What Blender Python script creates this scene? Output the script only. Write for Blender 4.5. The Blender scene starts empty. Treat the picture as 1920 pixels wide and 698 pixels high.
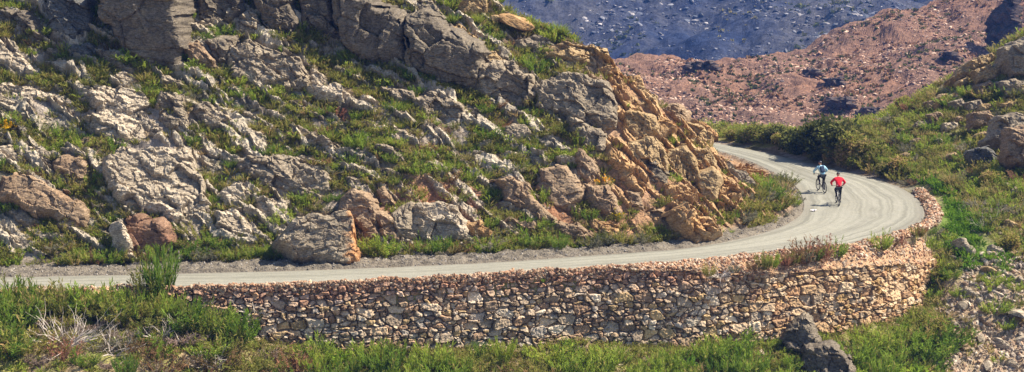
import bpy, bmesh, math, random
import numpy as np
from mathutils import Vector, Matrix

random.seed(7)
RNG = np.random.default_rng(11)
C = bpy.context.scene.collection
sc = bpy.context.scene

# ------------------------------------------------------------------ camera, sky, sun, exposure
FOC = 3583.0                      # focal length in pixels of the 1920 px wide photograph
CAMZ = 18.8
PITCH = math.atan(595.0 / FOC)
cam_d = bpy.data.cameras.new('camera')
cam = bpy.data.objects.new('camera', cam_d); C.objects.link(cam)
cam.location = (0, 0, CAMZ); cam.rotation_euler = (math.pi / 2 - PITCH, 0, 0)
cam_d.sensor_fit = 'HORIZONTAL'; cam_d.sensor_width = 36; cam_d.lens = 36 * FOC / 1920
cam_d.clip_start = 0.5; cam_d.clip_end = 6000
sc.camera = cam

SUN = Vector((0.63, 0.10, 0.77)).normalized()
w = bpy.data.worlds.new('World'); sc.world = w; w.use_nodes = True
wn = w.node_tree; wn.nodes.clear()
sky = wn.nodes.new('ShaderNodeTexSky'); sky.sky_type = 'NISHITA'; sky.sun_disc = False
sky.sun_elevation = math.asin(SUN.z); sky.sun_rotation = math.atan2(SUN.x, SUN.y)
sky.altitude = 1200; sky.air_density = 1.0; sky.dust_density = 2.5; sky.ozone_density = 1.5
bg = wn.nodes.new('ShaderNodeBackground'); bg.inputs[1].default_value = 0.085
wo = wn.nodes.new('ShaderNodeOutputWorld')
wn.links.new(sky.outputs[0], bg.inputs[0]); wn.links.new(bg.outputs[0], wo.inputs[0])
sd = bpy.data.lights.new('sun', 'SUN'); sd.energy = 4.9; sd.angle = math.radians(0.5); sd.color = (1.0, 0.90, 0.735)
so = bpy.data.objects.new('sun', sd); C.objects.link(so)
so.rotation_euler = SUN.to_track_quat('Z', 'Y').to_euler()
sc.view_settings.view_transform = 'Standard'; sc.view_settings.look = 'None'
sc.view_settings.exposure = 1.12; sc.view_settings.gamma = 1
sc.view_settings.use_curve_mapping = False
sc.cycles.max_bounces = 5; sc.cycles.diffuse_bounces = 3; sc.cycles.glossy_bounces = 1
sc.cycles.transmission_bounces = 3; sc.cycles.volume_bounces = 0
sc.cycles.use_denoising = True

# ------------------------------------------------------------------ projection helpers
cP, sP = math.cos(PITCH), math.sin(PITCH)
def ray(px, py):
    a = (np.asarray(px, float) - 960) / FOC; b = (np.asarray(py, float) - 349) / FOC
    # forward (0,cP,-sP), up (0,sP,cP)
    dx = a; dy = cP - b * sP; dz = -sP - b * cP
    return dx, dy, dz
def at_z(px, py, z=0.0):
    dx, dy, dz = ray(px, py); t = (z - CAMZ) / dz
    return dx * t, dy * t
def at_y(px, py, Y):
    dx, dy, dz = ray(px, py); t = Y / dy
    return np.array([dx * t, Y + 0 * t, CAMZ + dz * t])
def project(X, Y, Z):
    X = np.asarray(X, float); Y = np.asarray(Y, float); Z = np.asarray(Z, float) - CAMZ
    f = Y * cP - Z * sP; u = Y * sP + Z * cP
    return 960 + FOC * X / f, 349 - FOC * u / f

# ------------------------------------------------------------------ noise
def ih(ix, iy, seed=0):
    with np.errstate(over='ignore'):
        n = (ix.astype(np.int64).astype(np.uint64) * np.uint64(374761393) + iy.astype(np.int64).astype(np.uint64) * np.uint64(668265263)
             + np.uint64((seed * 974634777 + 12345) & 0xffffffff)) & np.uint64(0xffffffff)
        n = ((n ^ (n >> np.uint64(13))) * np.uint64(1274126177)) & np.uint64(0xffffffff)
        n = ((n ^ (n >> np.uint64(15))) * np.uint64(2246822519)) & np.uint64(0xffffffff)
        n = n ^ (n >> np.uint64(16))
    return n.astype(np.float64) / 4294967296.0
def gn(x, y, seed=0):
    x = np.asarray(x, float); y = np.asarray(y, float)
    ix = np.floor(x); iy = np.floor(y); fx = x - ix; fy = y - iy
    ux = fx * fx * fx * (fx * (fx * 6 - 15) + 10); uy = fy * fy * fy * (fy * (fy * 6 - 15) + 10)
    def g(a, b):
        t = ih(ix + a, iy + b, seed) * 2 * np.pi
        return np.cos(t) * (fx - a) + np.sin(t) * (fy - b)
    return ((g(0, 0) * (1 - ux) + g(1, 0) * ux) * (1 - uy) + (g(0, 1) * (1 - ux) + g(1, 1) * ux) * uy) * 1.5
def fbm(x, y, o=4, seed=0, gain=0.5):
    s = 0; a = 1; f = 1
    for k in range(o):
        s = s + a * gn(x * f + 17.3 * k, y * f - 9.1 * k, seed + k); a *= gain; f *= 2.03
    return s
def worley(x, y, seed=0, jit=0.9):
    ix = np.floor(x); iy = np.floor(y)
    F1 = np.full(x.shape, 9.0); F2 = np.full(x.shape, 9.0)
    cx = np.zeros(x.shape); cy = np.zeros(x.shape); hid = np.zeros(x.shape)
    for a in (-1, 0, 1):
        for b in (-1, 0, 1):
            qx = ix + a; qy = iy + b
            sx = qx + 0.5 + (ih(qx, qy, seed) - 0.5) * jit; sy = qy + 0.5 + (ih(qx, qy, seed + 1) - 0.5) * jit
            d = np.hypot(x - sx, y - sy)
            m = d < F1
            F2 = np.where(m, F1, np.minimum(F2, d)); F1 = np.where(m, d, F1)
            cx = np.where(m, x - sx, cx); cy = np.where(m, y - sy, cy); hid = np.where(m, ih(qx, qy, seed + 2), hid)
    return F1, F2, cx, cy, hid
def sst(a, b, x):
    t = np.clip((x - a) / (b - a), 0, 1); return t * t * (3 - 2 * t)
def facets(x, y, seed, off=1.0, tilt=1.0):
    F1, F2, cx, cy, h = worley(x, y, seed)
    h2 = (h * 7.13) % 1; h3 = (h * 31.7) % 1
    return (h - 0.5) * off + ((h2 - .5) * cx + (h3 - .5) * cy) * 2 * tilt, F2 - F1, h

# ------------------------------------------------------------------ mesh helpers
def mesh_np(name, V, F, attrs=None, smooth=False):
    me = bpy.data.meshes.new(name)
    V = np.ascontiguousarray(V, dtype=np.float32); F = np.ascontiguousarray(F, dtype=np.int32)
    k = F.shape[1]
    me.vertices.add(len(V)); me.vertices.foreach_set('co', V.ravel())
    me.loops.add(F.size); me.loops.foreach_set('vertex_index', F.ravel())
    me.polygons.add(len(F)); me.polygons.foreach_set('loop_start', np.arange(0, F.size, k, dtype=np.int32))
    try: me.polygons.foreach_set('loop_total', np.full(len(F), k, dtype=np.int32))
    except Exception: pass
    if attrs is not None:
        for an, A in attrs.items():
            a = me.attributes.new(an, 'FLOAT_COLOR', 'POINT')
            B = np.ones((len(V), 4), dtype=np.float32); B[:, :A.shape[1]] = A
            a.data.foreach_set('color', B.ravel())
    me.update(calc_edges=True)
    me.polygons.foreach_set('use_smooth', np.full(len(F), smooth, dtype=bool))
    return me
def link(name, me, mat=None, parent=None):
    o = bpy.data.objects.new(name, me); C.objects.link(o)
    if mat is not None and me is not None and not me.materials: me.materials.append(mat)
    if parent is not None: o.parent = parent
    return o
def tag(o, label=None, cat=None, group=None, kind=None):
    if label: o['label'] = label
    if cat: o['category'] = cat
    if group: o['group'] = group
    if kind: o['kind'] = kind
    return o
def empty(name, loc=(0, 0, 0)):
    o = bpy.data.objects.new(name, None); C.objects.link(o); o.location = loc; o.empty_display_size = .3; return o
def grid_faces(nx, ny, keep=None):
    i = np.arange(nx * ny).reshape(ny, nx)
    q = np.stack([i[:-1, :-1], i[:-1, 1:], i[1:, 1:], i[1:, :-1]], -1).reshape(-1, 4)
    return q if keep is None else q[keep.ravel()[q].all(1)]
def compact(V, F, attrs=None):
    u, inv = np.unique(F, return_inverse=True)
    return V[u], inv.reshape(F.shape), ({k: a[u] for k, a in attrs.items()} if attrs else None)
def bm_obj(name, bm, mat, parent=None, smooth=False):
    me = bpy.data.meshes.new(name); bm.to_mesh(me); bm.free()
    if smooth:
        for p in me.polygons: p.use_smooth = True
    return link(name, me, mat, parent)

# polylines
def resample(P, step):
    P = np.asarray(P, float); d = np.r_[0, np.cumsum(np.hypot(*np.diff(P[:, :2], axis=0).T))]
    n = max(2, int(d[-1] / step)); s = np.linspace(0, d[-1], n)
    return np.stack([np.interp(s, d, P[:, k]) for k in range(P.shape[1])], 1), s
def smooth_line(P, it=3):                       # corner cutting, end points kept
    P = np.asarray(P, float)
    for _ in range(it):
        Q = np.empty((2 * len(P), P.shape[1])); Q[0::2] = P * 1.0; Q[1::2] = P
        a = P[:-1] * .75 + P[1:] * .25; b = P[:-1] * .25 + P[1:] * .75
        R = np.empty((2 * len(a), P.shape[1])); R[0::2] = a; R[1::2] = b
        P = np.vstack([P[:1], R, P[-1:]])
    return P
def normals2(P):                                 # right-hand normal of the direction of travel
    T = np.gradient(P[:, :2], axis=0); T /= np.hypot(T[:, 0], T[:, 1])[:, None] + 1e-9
    return np.stack([T[:, 1], -T[:, 0]], 1)
def line_dist(X, Y, P):                          # unsigned distance, sign (+ right of travel), nearest arc length
    best = np.full(X.shape, 1e9); sg = np.zeros(X.shape); sa = np.zeros(X.shape); acc = 0
    for i in range(len(P) - 1):
        ax, ay = P[i, :2]; bx, by = P[i + 1, :2]; L = math.hypot(bx - ax, by - ay)
        tx, ty = (bx - ax) / L, (by - ay) / L
        t = np.clip((X - ax) * tx + (Y - ay) * ty, 0, L)
        ex = X - ax - t * tx; ey = Y - ay - t * ty; d = np.hypot(ex, ey)
        s = ex * ty - ey * tx; m = d < best - 1e-9
        best = np.where(m, d, best); sg = np.where(m, np.sign(s), sg); sa = np.where(m, acc + t, sa); acc += L
    return best, sg, sa
def in_poly(px, py, poly):
    r = np.zeros(np.shape(px), bool); n = len(poly); j = n - 1
    for i in range(n):
        xi, yi = poly[i]; xj, yj = poly[j]
        if yi != yj:
            r ^= ((yi > py) != (yj > py)) & (px < (xj - xi) * (py - yi) / (yj - yi) + xi)
        j = i
    return r

# ------------------------------------------------------------------ materials
def nmat(name):
    m = bpy.data.materials.new(name); m.use_nodes = True; nt = m.node_tree; nt.nodes.clear()
    out = nt.nodes.new('ShaderNodeOutputMaterial'); return m, nt, out
class N:
    def __init__(s, nt): s.nt = nt
    def new(s, t, **k):
        n = s.nt.nodes.new(t)
        for a, v in k.items(): setattr(n, a, v)
        return n
    def lk(s, a, b): s.nt.links.new(a, b)
    def val(s, sock, v):
        if hasattr(v, 'is_linked') or isinstance(v, bpy.types.NodeSocket): s.lk(v, sock)
        else: sock.default_value = v
    def math(s, op, a, b=0.0, c=0.0):
        n = s.new('ShaderNodeMath', operation=op); s.val(n.inputs[0], a); s.val(n.inputs[1], b)
        if op in ('MULTIPLY_ADD', 'SMOOTH_MIN'): s.val(n.inputs[2], c)
        return n.outputs[0]
    def mix(s, f, a, b, bt='MIX'):
        n = s.new('ShaderNodeMix', data_type='RGBA', blend_type=bt)
        s.val(n.inputs[0], f); s.val(n.inputs[6], a if not isinstance(a, tuple) else (*a, 1)[:4]); s.val(n.inputs[7], b if not isinstance(b, tuple) else (*b, 1)[:4])
        return n.outputs[2]
    def noise(s, vec, scale, det=4, rough=.6, dist=0.0):
        n = s.new('ShaderNodeTexNoise'); s.lk(vec, n.inputs['Vector']); n.inputs['Scale'].default_value = scale
        n.inputs['Detail'].default_value = det; n.inputs['Roughness'].default_value = rough; n.inputs['Distortion'].default_value = dist
        return n.outputs['Fac']
    def vor(s, vec, scale, feat='F1', out='Distance'):
        n = s.new('ShaderNodeTexVoronoi', feature=feat); s.lk(vec, n.inputs['Vector']); n.inputs['Scale'].default_value = scale
        return n.outputs[out]
    def ramp(s, f, lo, hi):
        n = s.new('ShaderNodeMapRange'); s.val(n.inputs[0], f); n.inputs[1].default_value = lo; n.inputs[2].default_value = hi
        return n.outputs[0]
    def scale(s, vec, v, rot=(0, 0, 0)):
        n = s.new('ShaderNodeMapping'); s.lk(vec, n.inputs[0]); n.inputs['Scale'].default_value = v; n.inputs['Rotation'].default_value = rot
        return n.outputs[0]
    def bsdf(s, out, col, rough=.9, bump=None, bdist=.03, bstr=.6, spec=.2, metal=0.0):
        b = s.new('ShaderNodeBsdfPrincipled'); s.val(b.inputs['Base Color'], col if not isinstance(col, tuple) else (*col, 1)[:4])
        s.val(b.inputs['Roughness'], rough); b.inputs['Specular IOR Level'].default_value = spec; b.inputs['Metallic'].default_value = metal
        if bump is not None:
            bn = s.new('ShaderNodeBump'); bn.inputs['Distance'].default_value = bdist; bn.inputs['Strength'].default_value = bstr
            s.lk(bump, bn.inputs['Height']); s.lk(bn.outputs[0], b.inputs['Normal'])
        s.lk(b.outputs[0], out.inputs[0]); return b

def rock_mat(name, c1, c2, c3, stain=.35, strata=(1, 1, 5)):
    """weathered rock: mottled two tones, layered bands, dark lichen, small pale flecks"""
    m, nt, out = nmat(name); n = N(nt)
    geo = n.new('ShaderNodeNewGeometry').outputs['Position']
    big = n.ramp(n.noise(geo, .55, 5, .62, .4), .38, .64)
    med = n.ramp(n.noise(geo, 3.1, 6, .7), .36, .66)
    band = n.ramp(n.noise(n.scale(geo, strata, (0, math.radians(28), 0)), 1.6, 5, .65, .6), .4, .62)
    fine = n.noise(geo, 14, 5, .75)
    col = n.mix(big, c1, c2); col = n.mix(n.math('MULTIPLY', band, .5), col, c3)
    col = n.mix(n.math('MULTIPLY', med, stain), col, tuple(x * .42 for x in c1))
    col = n.mix(1.0, col, n.mix(n.ramp(fine, .3, .7), (.6, .6, .6), (1.35, 1.35, 1.35)), 'MULTIPLY')
    att = n.new('ShaderNodeAttribute', attribute_name='col').outputs['Color']
    col = n.mix(1.0, col, att, 'MULTIPLY')
    bd = n.scale(geo, (1, 1, 3.6), (0, math.radians(30), 0))
    col = n.mix(1.0, col, n.mix(n.ramp(n.noise(bd, 5.5, 6, .72, .5), .40, .58), (.58, .56, .54), (1.16, 1.16, 1.16)), 'MULTIPLY')
    bed = n.scale(geo, (1, 1, 3.2), (0, math.radians(30), 0))
    h = n.math('ADD', n.noise(bed, 3.2, 7, .7, .3), n.math('MULTIPLY', n.noise(geo, 9, 5, .7), .35))
    n.bsdf(out, col, .93, h, .12, .7, .1); return m

M = {}
M['grey'] = rock_mat('grey_rock', (0.294, 0.243, 0.179), (0.420, 0.351, 0.254), (0.222, 0.181, 0.141))
M['pale'] = rock_mat('pale_rock', (0.420, 0.351, 0.260), (0.600, 0.509, 0.390), (0.312, 0.257, 0.192), .45)
M['dark'] = rock_mat('dark_rock', (0.180, 0.152, 0.118), (0.258, 0.216, 0.158), (0.138, 0.117, 0.096), .4)
M['blue'] = rock_mat('blue_grey_rock', (.145, .145, .140), (.225, .215, .20), (.11, .11, .11), .4)
M['brown'] = rock_mat('brown_rock', (0.312, 0.216, 0.136), (0.384, 0.292, 0.198), (0.240, 0.158, 0.102))
M['orange'] = rock_mat('orange_rock', (.44, .255, .115), (.42, .31, .19), (.52, .33, .15), .42)
M['tan'] = rock_mat('tan_rock', (0.396, 0.275, 0.141), (0.468, 0.351, 0.203), (0.336, 0.234, 0.130), .35)
M['red'] = rock_mat('red_rock', (.25, .135, .085), (.28, .185, .125), (.20, .115, .075), .25)

def ground_mat():
    m, nt, out = nmat('hillside_soil'); n = N(nt)
    geo = n.new('ShaderNodeNewGeometry').outputs['Position']
    att = n.new('ShaderNodeAttribute', attribute_name='col').outputs['Color']
    f = n.mix(n.ramp(n.noise(geo, 2.2, 6, .7), .3, .7), (.55, .55, .55), (1.4, 1.4, 1.4))
    f2 = n.mix(n.ramp(n.noise(geo, 16, 4, .7), .3, .7), (.6, .6, .6), (1.35, 1.35, 1.35))
    col = n.mix(1.0, n.mix(1.0, att, f, 'MULTIPLY'), f2, 'MULTIPLY')
    h = n.math('ADD', n.noise(geo, 6, 6, .7), n.math('MULTIPLY', n.vor(geo, 9), -.5))
    n.bsdf(out, col, .95, h, .09, .8, .1); return m
M['ground'] = ground_mat()

def road_mat():
    m, nt, out = nmat('gravel_road'); n = N(nt)
    geo = n.new('ShaderNodeNewGeometry').outputs['Position']
    uv = n.new('ShaderNodeAttribute', attribute_name='road'); sep = n.new('ShaderNodeSeparateColor'); n.lk(uv.outputs['Color'], sep.inputs[0])
    across, along = sep.outputs[0], sep.outputs[1]
    cmb = n.new('ShaderNodeCombineXYZ')
    wob = n.math('MULTIPLY', n.math('SUBTRACT', n.noise(geo, .16, 4, .6), .5), .20)
    acr = n.math('ADD', across, wob)
    n.lk(n.math('MULTIPLY', acr, 17.0), cmb.inputs[0]); n.lk(n.math('MULTIPLY', along, 3.0), cmb.inputs[1])
    streak = n.ramp(n.noise(cmb.outputs[0], 1.0, 4, .58), .40, .60)
    tr = None
    for c in (.22, .42, .62, .82):
        d = n.math('ABSOLUTE', n.math('SUBTRACT', acr, c)); t = n.ramp(d, .055, .02)
        tr = t if tr is None else n.math('MAXIMUM', tr, t)
    patch = n.ramp(n.noise(geo, .35, 5, .65), .36, .66)
    col = n.mix(streak, (.180, .176, .145), (.292, .284, .236))
    col = n.mix(n.math('MULTIPLY', n.math('MULTIPLY', tr, .6), n.ramp(n.noise(geo, .5, 4), .35, .6)), col, (.305, .294, .248))
    col = n.mix(n.math('MULTIPLY', patch, .25), col, (.215, .205, .168))
    edge = n.ramp(n.math('ABSOLUTE', n.math('SUBTRACT', across, .5)), .40, .5)
    col = n.mix(n.math('MULTIPLY', edge, .55), col, (.20, .180, .15))
    blot = n.ramp(n.noise(geo, 2.3, 5, .7), .46, .70)
    col = n.mix(n.math('MULTIPLY', blot, .28), col, (.16, .15, .125))
    grit = n.noise(geo, 15, 4, .8)
    col = n.mix(1.0, col, n.mix(n.ramp(grit, .3, .7), (.74, .74, .74), (1.22, 1.22, 1.22)), 'MULTIPLY')
    n.bsdf(out, col, .95, n.noise(geo, 11, 5, .75), .03, .5, .1); return m
M['road'] = road_mat()

def stone_attr_mat(name, stain=.5, bs=10):
    m, nt, out = nmat(name); n = N(nt)
    geo = n.new('ShaderNodeNewGeometry').outputs['Position']
    att = n.new('ShaderNodeAttribute', attribute_name='col').outputs['Color']
    f = n.mix(n.ramp(n.noise(geo, 6, 6, .72), .3, .7), (1 - stain,) * 3, (1 + stain * .7,) * 3)
    col = n.mix(1.0, att, f, 'MULTIPLY')
    n.bsdf(out, col, .92, n.noise(geo, bs, 5, .75), .05, .7, .15); return m
M['stone'] = stone_attr_mat('wall_stone'); M['rubble'] = stone_attr_mat('loose_stone', .35, 14)

def leaf_mat(name, dark, light, dry, dryness=.25, trans=.45):
    m, nt, out = nmat(name); n = N(nt)
    a = n.new('ShaderNodeAttribute', attribute_name='col'); sep = n.new('ShaderNodeSeparateColor'); n.lk(a.outputs['Color'], sep.inputs[0])
    tone, rnd, clump = sep.outputs[0], sep.outputs[1], sep.outputs[2]
    oi = n.new('ShaderNodeObjectInfo').outputs['Random']
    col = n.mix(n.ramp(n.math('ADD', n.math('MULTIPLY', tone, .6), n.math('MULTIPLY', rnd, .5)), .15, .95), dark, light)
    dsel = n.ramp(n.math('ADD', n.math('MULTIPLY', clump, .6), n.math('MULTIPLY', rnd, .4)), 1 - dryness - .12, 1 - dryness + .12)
    col = n.mix(n.math('MULTIPLY', dsel, .85), col, dry)
    hs = n.new('ShaderNodeHueSaturation'); n.lk(n.math('MULTIPLY_ADD', oi, -.045, .515), hs.inputs['Hue'])
    hs.inputs['Saturation'].default_value = 1.0; n.lk(n.math('ADD', n.math('MULTIPLY_ADD', clump, .5, .5), n.math('MULTIPLY', oi, .65)), hs.inputs['Value']); n.lk(col, hs.inputs['Color'])
    d = n.new('ShaderNodeBsdfDiffuse'); t = n.new('ShaderNodeBsdfTranslucent'); mx = n.new('ShaderNodeMixShader'); mx.inputs[0].default_value = trans
    n.lk(hs.outputs[0], d.inputs[0]); n.lk(hs.outputs[0], t.inputs[0]); n.lk(d.outputs[0], mx.inputs[1]); n.lk(t.outputs[0], mx.inputs[2])
    n.lk(mx.outputs[0], out.inputs[0]); return m
M['reed'] = leaf_mat('green_reed', (.050, .080, .012), (.245, .365, .055), (.30, .25, .09), .22)
M['olive'] = leaf_mat('olive_foliage', (.062, .070, .012), (.285, .310, .075), (.30, .22, .10), .34)
M['bright'] = leaf_mat('bright_green_foliage', (.070, .125, .014), (.240, .390, .045), (.22, .24, .06), .10)
M['darkleaf'] = leaf_mat('dark_green_foliage', (.028, .038, .012), (.120, .140, .045), (.14, .11, .05), .2, .25)
M['greyleaf'] = leaf_mat('grey_green_foliage', (.085, .090, .060), (.235, .235, .160), (.25, .20, .14), .3)
M['heath'] = leaf_mat('brown_heath_foliage', (.075, .050, .025), (.240, .175, .095), (.27, .15, .08), .5)
M['straw'] = leaf_mat('straw_grass', (.13, .12, .035), (.42, .37, .15), (.33, .24, .11), .35)
M['drygrey'] = leaf_mat('dry_grey_brush', (.13, .105, .085), (.34, .29, .24), (.26, .19, .14), .4)
M['flower'] = leaf_mat('yellow_flowers', (.50, .33, .01), (.78, .55, .02), (.6, .35, .02), .1)
def plain(name, col, rough=.8, spec=.3, metal=0.0, var=.2, sc_=8):
    m, nt, out = nmat(name); n = N(nt)
    tc = n.new('ShaderNodeTexCoord').outputs['Object']
    f = n.ramp(n.noise(tc, sc_, 5, .65), .3, .7)
    n.bsdf(out, n.mix(f, tuple(c * (1 - var) for c in col), tuple(min(1, c * (1 + var)) for c in col)), rough, n.noise(tc, sc_ * 4, 4), .004, .3, spec, metal); return m
M['twig'] = plain('dry_grey_twigs', (.46, .40, .35), .9, .1, 0, .35)
M['stem'] = plain('woody_stem', (.13, .095, .065), .9, .1, 0, .3)

# ------------------------------------------------------------------ plan of the place (lines read off the photograph, set on the ground)
def zline(pts, z=0.0): return np.array([at_z(x, y, z) for x, y in pts])
IN = zline([(-500, 512), (-60, 506), (0, 505), (330, 498), (640, 490), (840, 484), (1040, 472), (1280, 457), (1380, 440), (1450, 424), (1490, 408), (1502, 392), (1499, 370), (1485, 345), (1430, 313), (1390, 296), (1345, 281)])
IN = smooth_line(np.vstack([IN, [[8, 137], [-6, 143], [-30, 150]]]), 2)
GR = zline([(-500, 528), (-60, 522), (0, 521), (330, 514), (640, 506), (840, 497), (960, 491), (1091, 481), (1280, 468), (1380, 451), (1455, 431), (1496, 410), (1509, 392), (1505, 370), (1492, 347), (1437, 316), (1398, 299), (1350, 284)])
GR = smooth_line(np.vstack([GR, [[8, 138.5], [-6, 144.5], [-30, 151.5]]]), 2)
PAR = smooth_line(zline([(-500, 538), (-60, 536), (150, 534), (340, 532), (600, 524), (840, 512), (960, 504), (1100, 497), (1280, 485), (1400, 473), (1500, 462), (1560, 457), (1620, 449), (1658, 441), (1699, 432), (1736, 418), (1766, 402), (1769, 387), (1759, 366), (1738, 346)], .45), 2)
nP = normals2(PAR)
OUTL = PAR - nP * .95                       # inner foot of the parapet = outer edge of the road
k_end = len(OUTL)
far_out = zline([(1722, 374), (1692, 353), (1654, 340), (1620, 330), (1560, 317), (1500, 302), (1450, 290), (1400, 280), (1348, 270)])
cut = np.argmin(np.hypot(OUTL[:, 0] - far_out[0, 0], OUTL[:, 1] - far_out[0, 1]))
OUTL = smooth_line(np.vstack([OUTL[:cut - 1:3], far_out, [[6, 143], [-8, 149], [-30, 156]]]), 2)

# ground outside the road: thin-plate surface through surveyed points
CP = np.array([(-45, 84, -.2), (-45, 78, -1.8), (-45, 66, -6), (-30, 83.4, -.4), (-30, 78, -1.9), (-30, 68, -6), (-20, 83.4, -.55), (-20, 79.5, -1.5), (-20, 72, -5),
    (-14, 83.8, -1.3), (-14, 79, -3), (-14, 72, -6.5), (-10, 84.5, -2.4), (-10, 80, -4.2), (-10, 72, -8.5), (-4, 85.2, -3.1), (-4, 80, -5.4), (-4, 70, -11),
    (3, 86.5, -3.5), (3, 81, -6.2), (3, 72, -11), (9, 88, -3.9), (9, 83, -6.0), (9, 74, -11), (14, 90.5, -3.9), (14, 85, -6.2), (17.5, 92.5, -3.8), (19.5, 94, -3.8), (20.9, 96, -3.6),
    (19, 88, -6.4), (22.5, 99.5, -1.3), (21.7, 97, -3.0), (23, 96.5, -2.2), (25, 93, -5.2), (25, 85, -9.5), (16, 76, -11.5), (24.2, 101.5, -.5), (27, 101, -.7), (25.5, 96, -2.9), (26, 106, .3), (24.8, 108, 0.1),
    (30, 112, 1.8), (24.5, 113, .5), (28, 118, 2.1), (33, 121, 4.2), (36, 127, 8.6), (33, 126, 7.1), (30, 126.5, 5.2), (27, 126, 3.2), (23, 124, 1.7), (21.8, 119, .5), (20, 125.5, .7), (17, 128, .3), (14.5, 133, .1),
    (8, 144, -.3), (16, 132.5, .5), (18.5, 131.5, .65), (20.8, 130, 1.0), (15.5, 135.5, .6), (11, 141, .5), (20.5, 140, -2.5), (27, 137, -1), (20, 148, -9), (35, 138, 3), (36, 152, -4), (8, 154, -6), (-30, 160, -4), (48, 100, 1.5), (48, 112, 6), (48, 126, 13), (48, 88, -6), (48, 72, -14), (30, 70, -16), (0, 62, -16), (48, 155, 2)], float)
def tps_fit(P, lam=.02):
    n = len(P); d = np.hypot(P[:, None, 0] - P[None, :, 0], P[:, None, 1] - P[None, :, 1])
    K = np.where(d > 0, d * d * np.log(d + 1e-12), 0) + lam * np.eye(n) * 50
    A = np.zeros((n + 3, n + 3)); A[:n, :n] = K; A[:n, n] = 1; A[:n, n + 1:] = P[:, :2]; A[n, :n] = 1; A[n + 1:, :n] = P[:, :2].T
    return np.linalg.solve(A, np.r_[P[:, 2], 0, 0, 0])
def tps(X, Y, P, c):
    n = len(P); z = c[n] + c[n + 1] * X + c[n + 2] * Y
    for i in range(n):
        d2 = (X - P[i, 0]) ** 2 + (Y - P[i, 1]) ** 2
        z = z + c[i] * .5 * d2 * np.log(d2 + 1e-12)
    return z
CPc = tps_fit(CP)
RIDGE = np.array([at_y(x, y, Y) for x, y, Y in [(-900, -700, 136), (-200, -420, 128), (500, -210, 117), (750, -95, 112), (880, -25, 108.8), (960, 38, 107), (1060, 80, 105.5), (1125, 97, 104.5), (1160, 135, 104.2), (1200, 168, 103.8), (1280, 214, 103.3), (1335, 250, 103), (1357, 300, 103.3), (1400, 345, 104), (1450, 375, 105), (1500, 396, 106)]])

GX0, GX1, GY0, GY1, GS = -44.0, 48.0, 66.0, 155.0, .125
gx = np.arange(GX0, GX1 + 1e-6, GS); gy = np.arange(GY0, GY1 + 1e-6, GS)
XX, YY = np.meshgrid(gx, gy)
dIN, sIN, _ = line_dist(XX, YY, IN); dIN = -dIN * sIN            # + on the hill side (left of travel)
dOU, sOU, aOU = line_dist(XX, YY, OUTL); dOU = dOU * sOU          # + outside
wall_len = line_dist(np.array([22.3]), np.array([101.8]), OUTL)[2][0]
slope = .86 + .10 * sst(0, 8, XX)
und = fbm(XX / 7, YY / 7, 3, 5)
zf = slope * np.maximum(dIN - .3, 0) + und * .5 * sst(1, 5, dIN)
zr = np.interp(XX, RIDGE[:, 0], RIDGE[:, 2]); yr = np.interp(XX, RIDGE[:, 0], RIDGE[:, 1])
zb = zr - .8 * (YY - yr)
kk = .35; hh = np.clip(.5 + .5 * (zb - zf) / kk, 0, 1); zh = zb * (1 - hh) + zf * hh - kk * hh * (1 - hh)
zh = np.maximum(zh, 0)
ca, sa_ = math.cos(math.radians(30)), math.sin(math.radians(30))
q1 = (XX * ca + (YY * 1.3) * -sa_); q2 = (XX * sa_ + YY * 1.3 * ca)
f1, e1, _h = facets(q1 / 1.7, q2 / .8, 41); f2, e2, _h2 = facets(q1 / .55, q2 / .3, 43)
det = f1 * .25 * 1 + f2 * .05 + fbm(XX / .8, YY / .8, 3, 9) * .09 - .12 * (1 - sst(0, .15, e1))
zh = zh + det * sst(.2, 1.6, dIN) * (.5 + .5 * sst(0, 3, zh))
zo = tps(XX, YY, CP, CPc)
zo = zo + (fbm(XX / 2.2, YY / 2.2, 4, 21) * .22 + facets(XX / .6, YY / .5, 45)[0] * .10) * sst(.8, 2.0, dOU)
iswall = 1 - sst(wall_len - .8, wall_len + .8, aOU)
z_soft = zo * sst(.1, 2.2, dOU)
z_wall = np.where(dOU < 1.0, -.05, zo)
zout = z_wall * iswall + z_soft * (1 - iswall)
ZT = np.full(XX.shape, -.03)
ZT = np.where(dIN > 0, zh - .03, ZT); ZT = np.where(dOU > 0, zout - .03, ZT)
# a low berm of graded gravel between road and hill
dGR, sGR, _ = line_dist(XX, YY, GR); dGR = -dGR * sGR
berm = sst(0, .35, dGR) * (1 - sst(.1, .9, dIN)) * (.16 + .14 * fbm(XX / .7, YY / .5, 3, 77))
ZT = ZT + np.maximum(berm, 0) * (dGR > 0)
def ter(X, Y):
    X = np.asarray(X, float); Y = np.asarray(Y, float)
    a = np.clip((X - GX0) / GS, 0, len(gx) - 1.001); b = np.clip((Y - GY0) / GS, 0, len(gy) - 1.001)
    i = a.astype(int); j = b.astype(int); u = a - i; v = b - j
    return (ZT[j, i] * (1 - u) + ZT[j, i + 1] * u) * (1 - v) + (ZT[j + 1, i] * (1 - u) + ZT[j + 1, i + 1] * u) * v
def hit(px, py, lift=0.0, y0=70.0):
    """point of the ground (raised by lift) seen at a pixel"""
    px = np.atleast_1d(np.asarray(px, float)); py = np.atleast_1d(np.asarray(py, float)); out_ = []
    for x_, y_ in zip(px, py):
        dx, dy, dz = ray(x_, y_); Ys = np.arange(y0, 154, .05); t = Ys / dy; z = CAMZ + dz * t
        k = np.argmax(z < ter(dx * t, Ys) + lift); Yq = Ys[k] if k > 0 else 140.0; t = Yq / dy
        out_.append((dx * t, Yq, CAMZ + dz * t))
    return np.array(out_, float)

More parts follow.
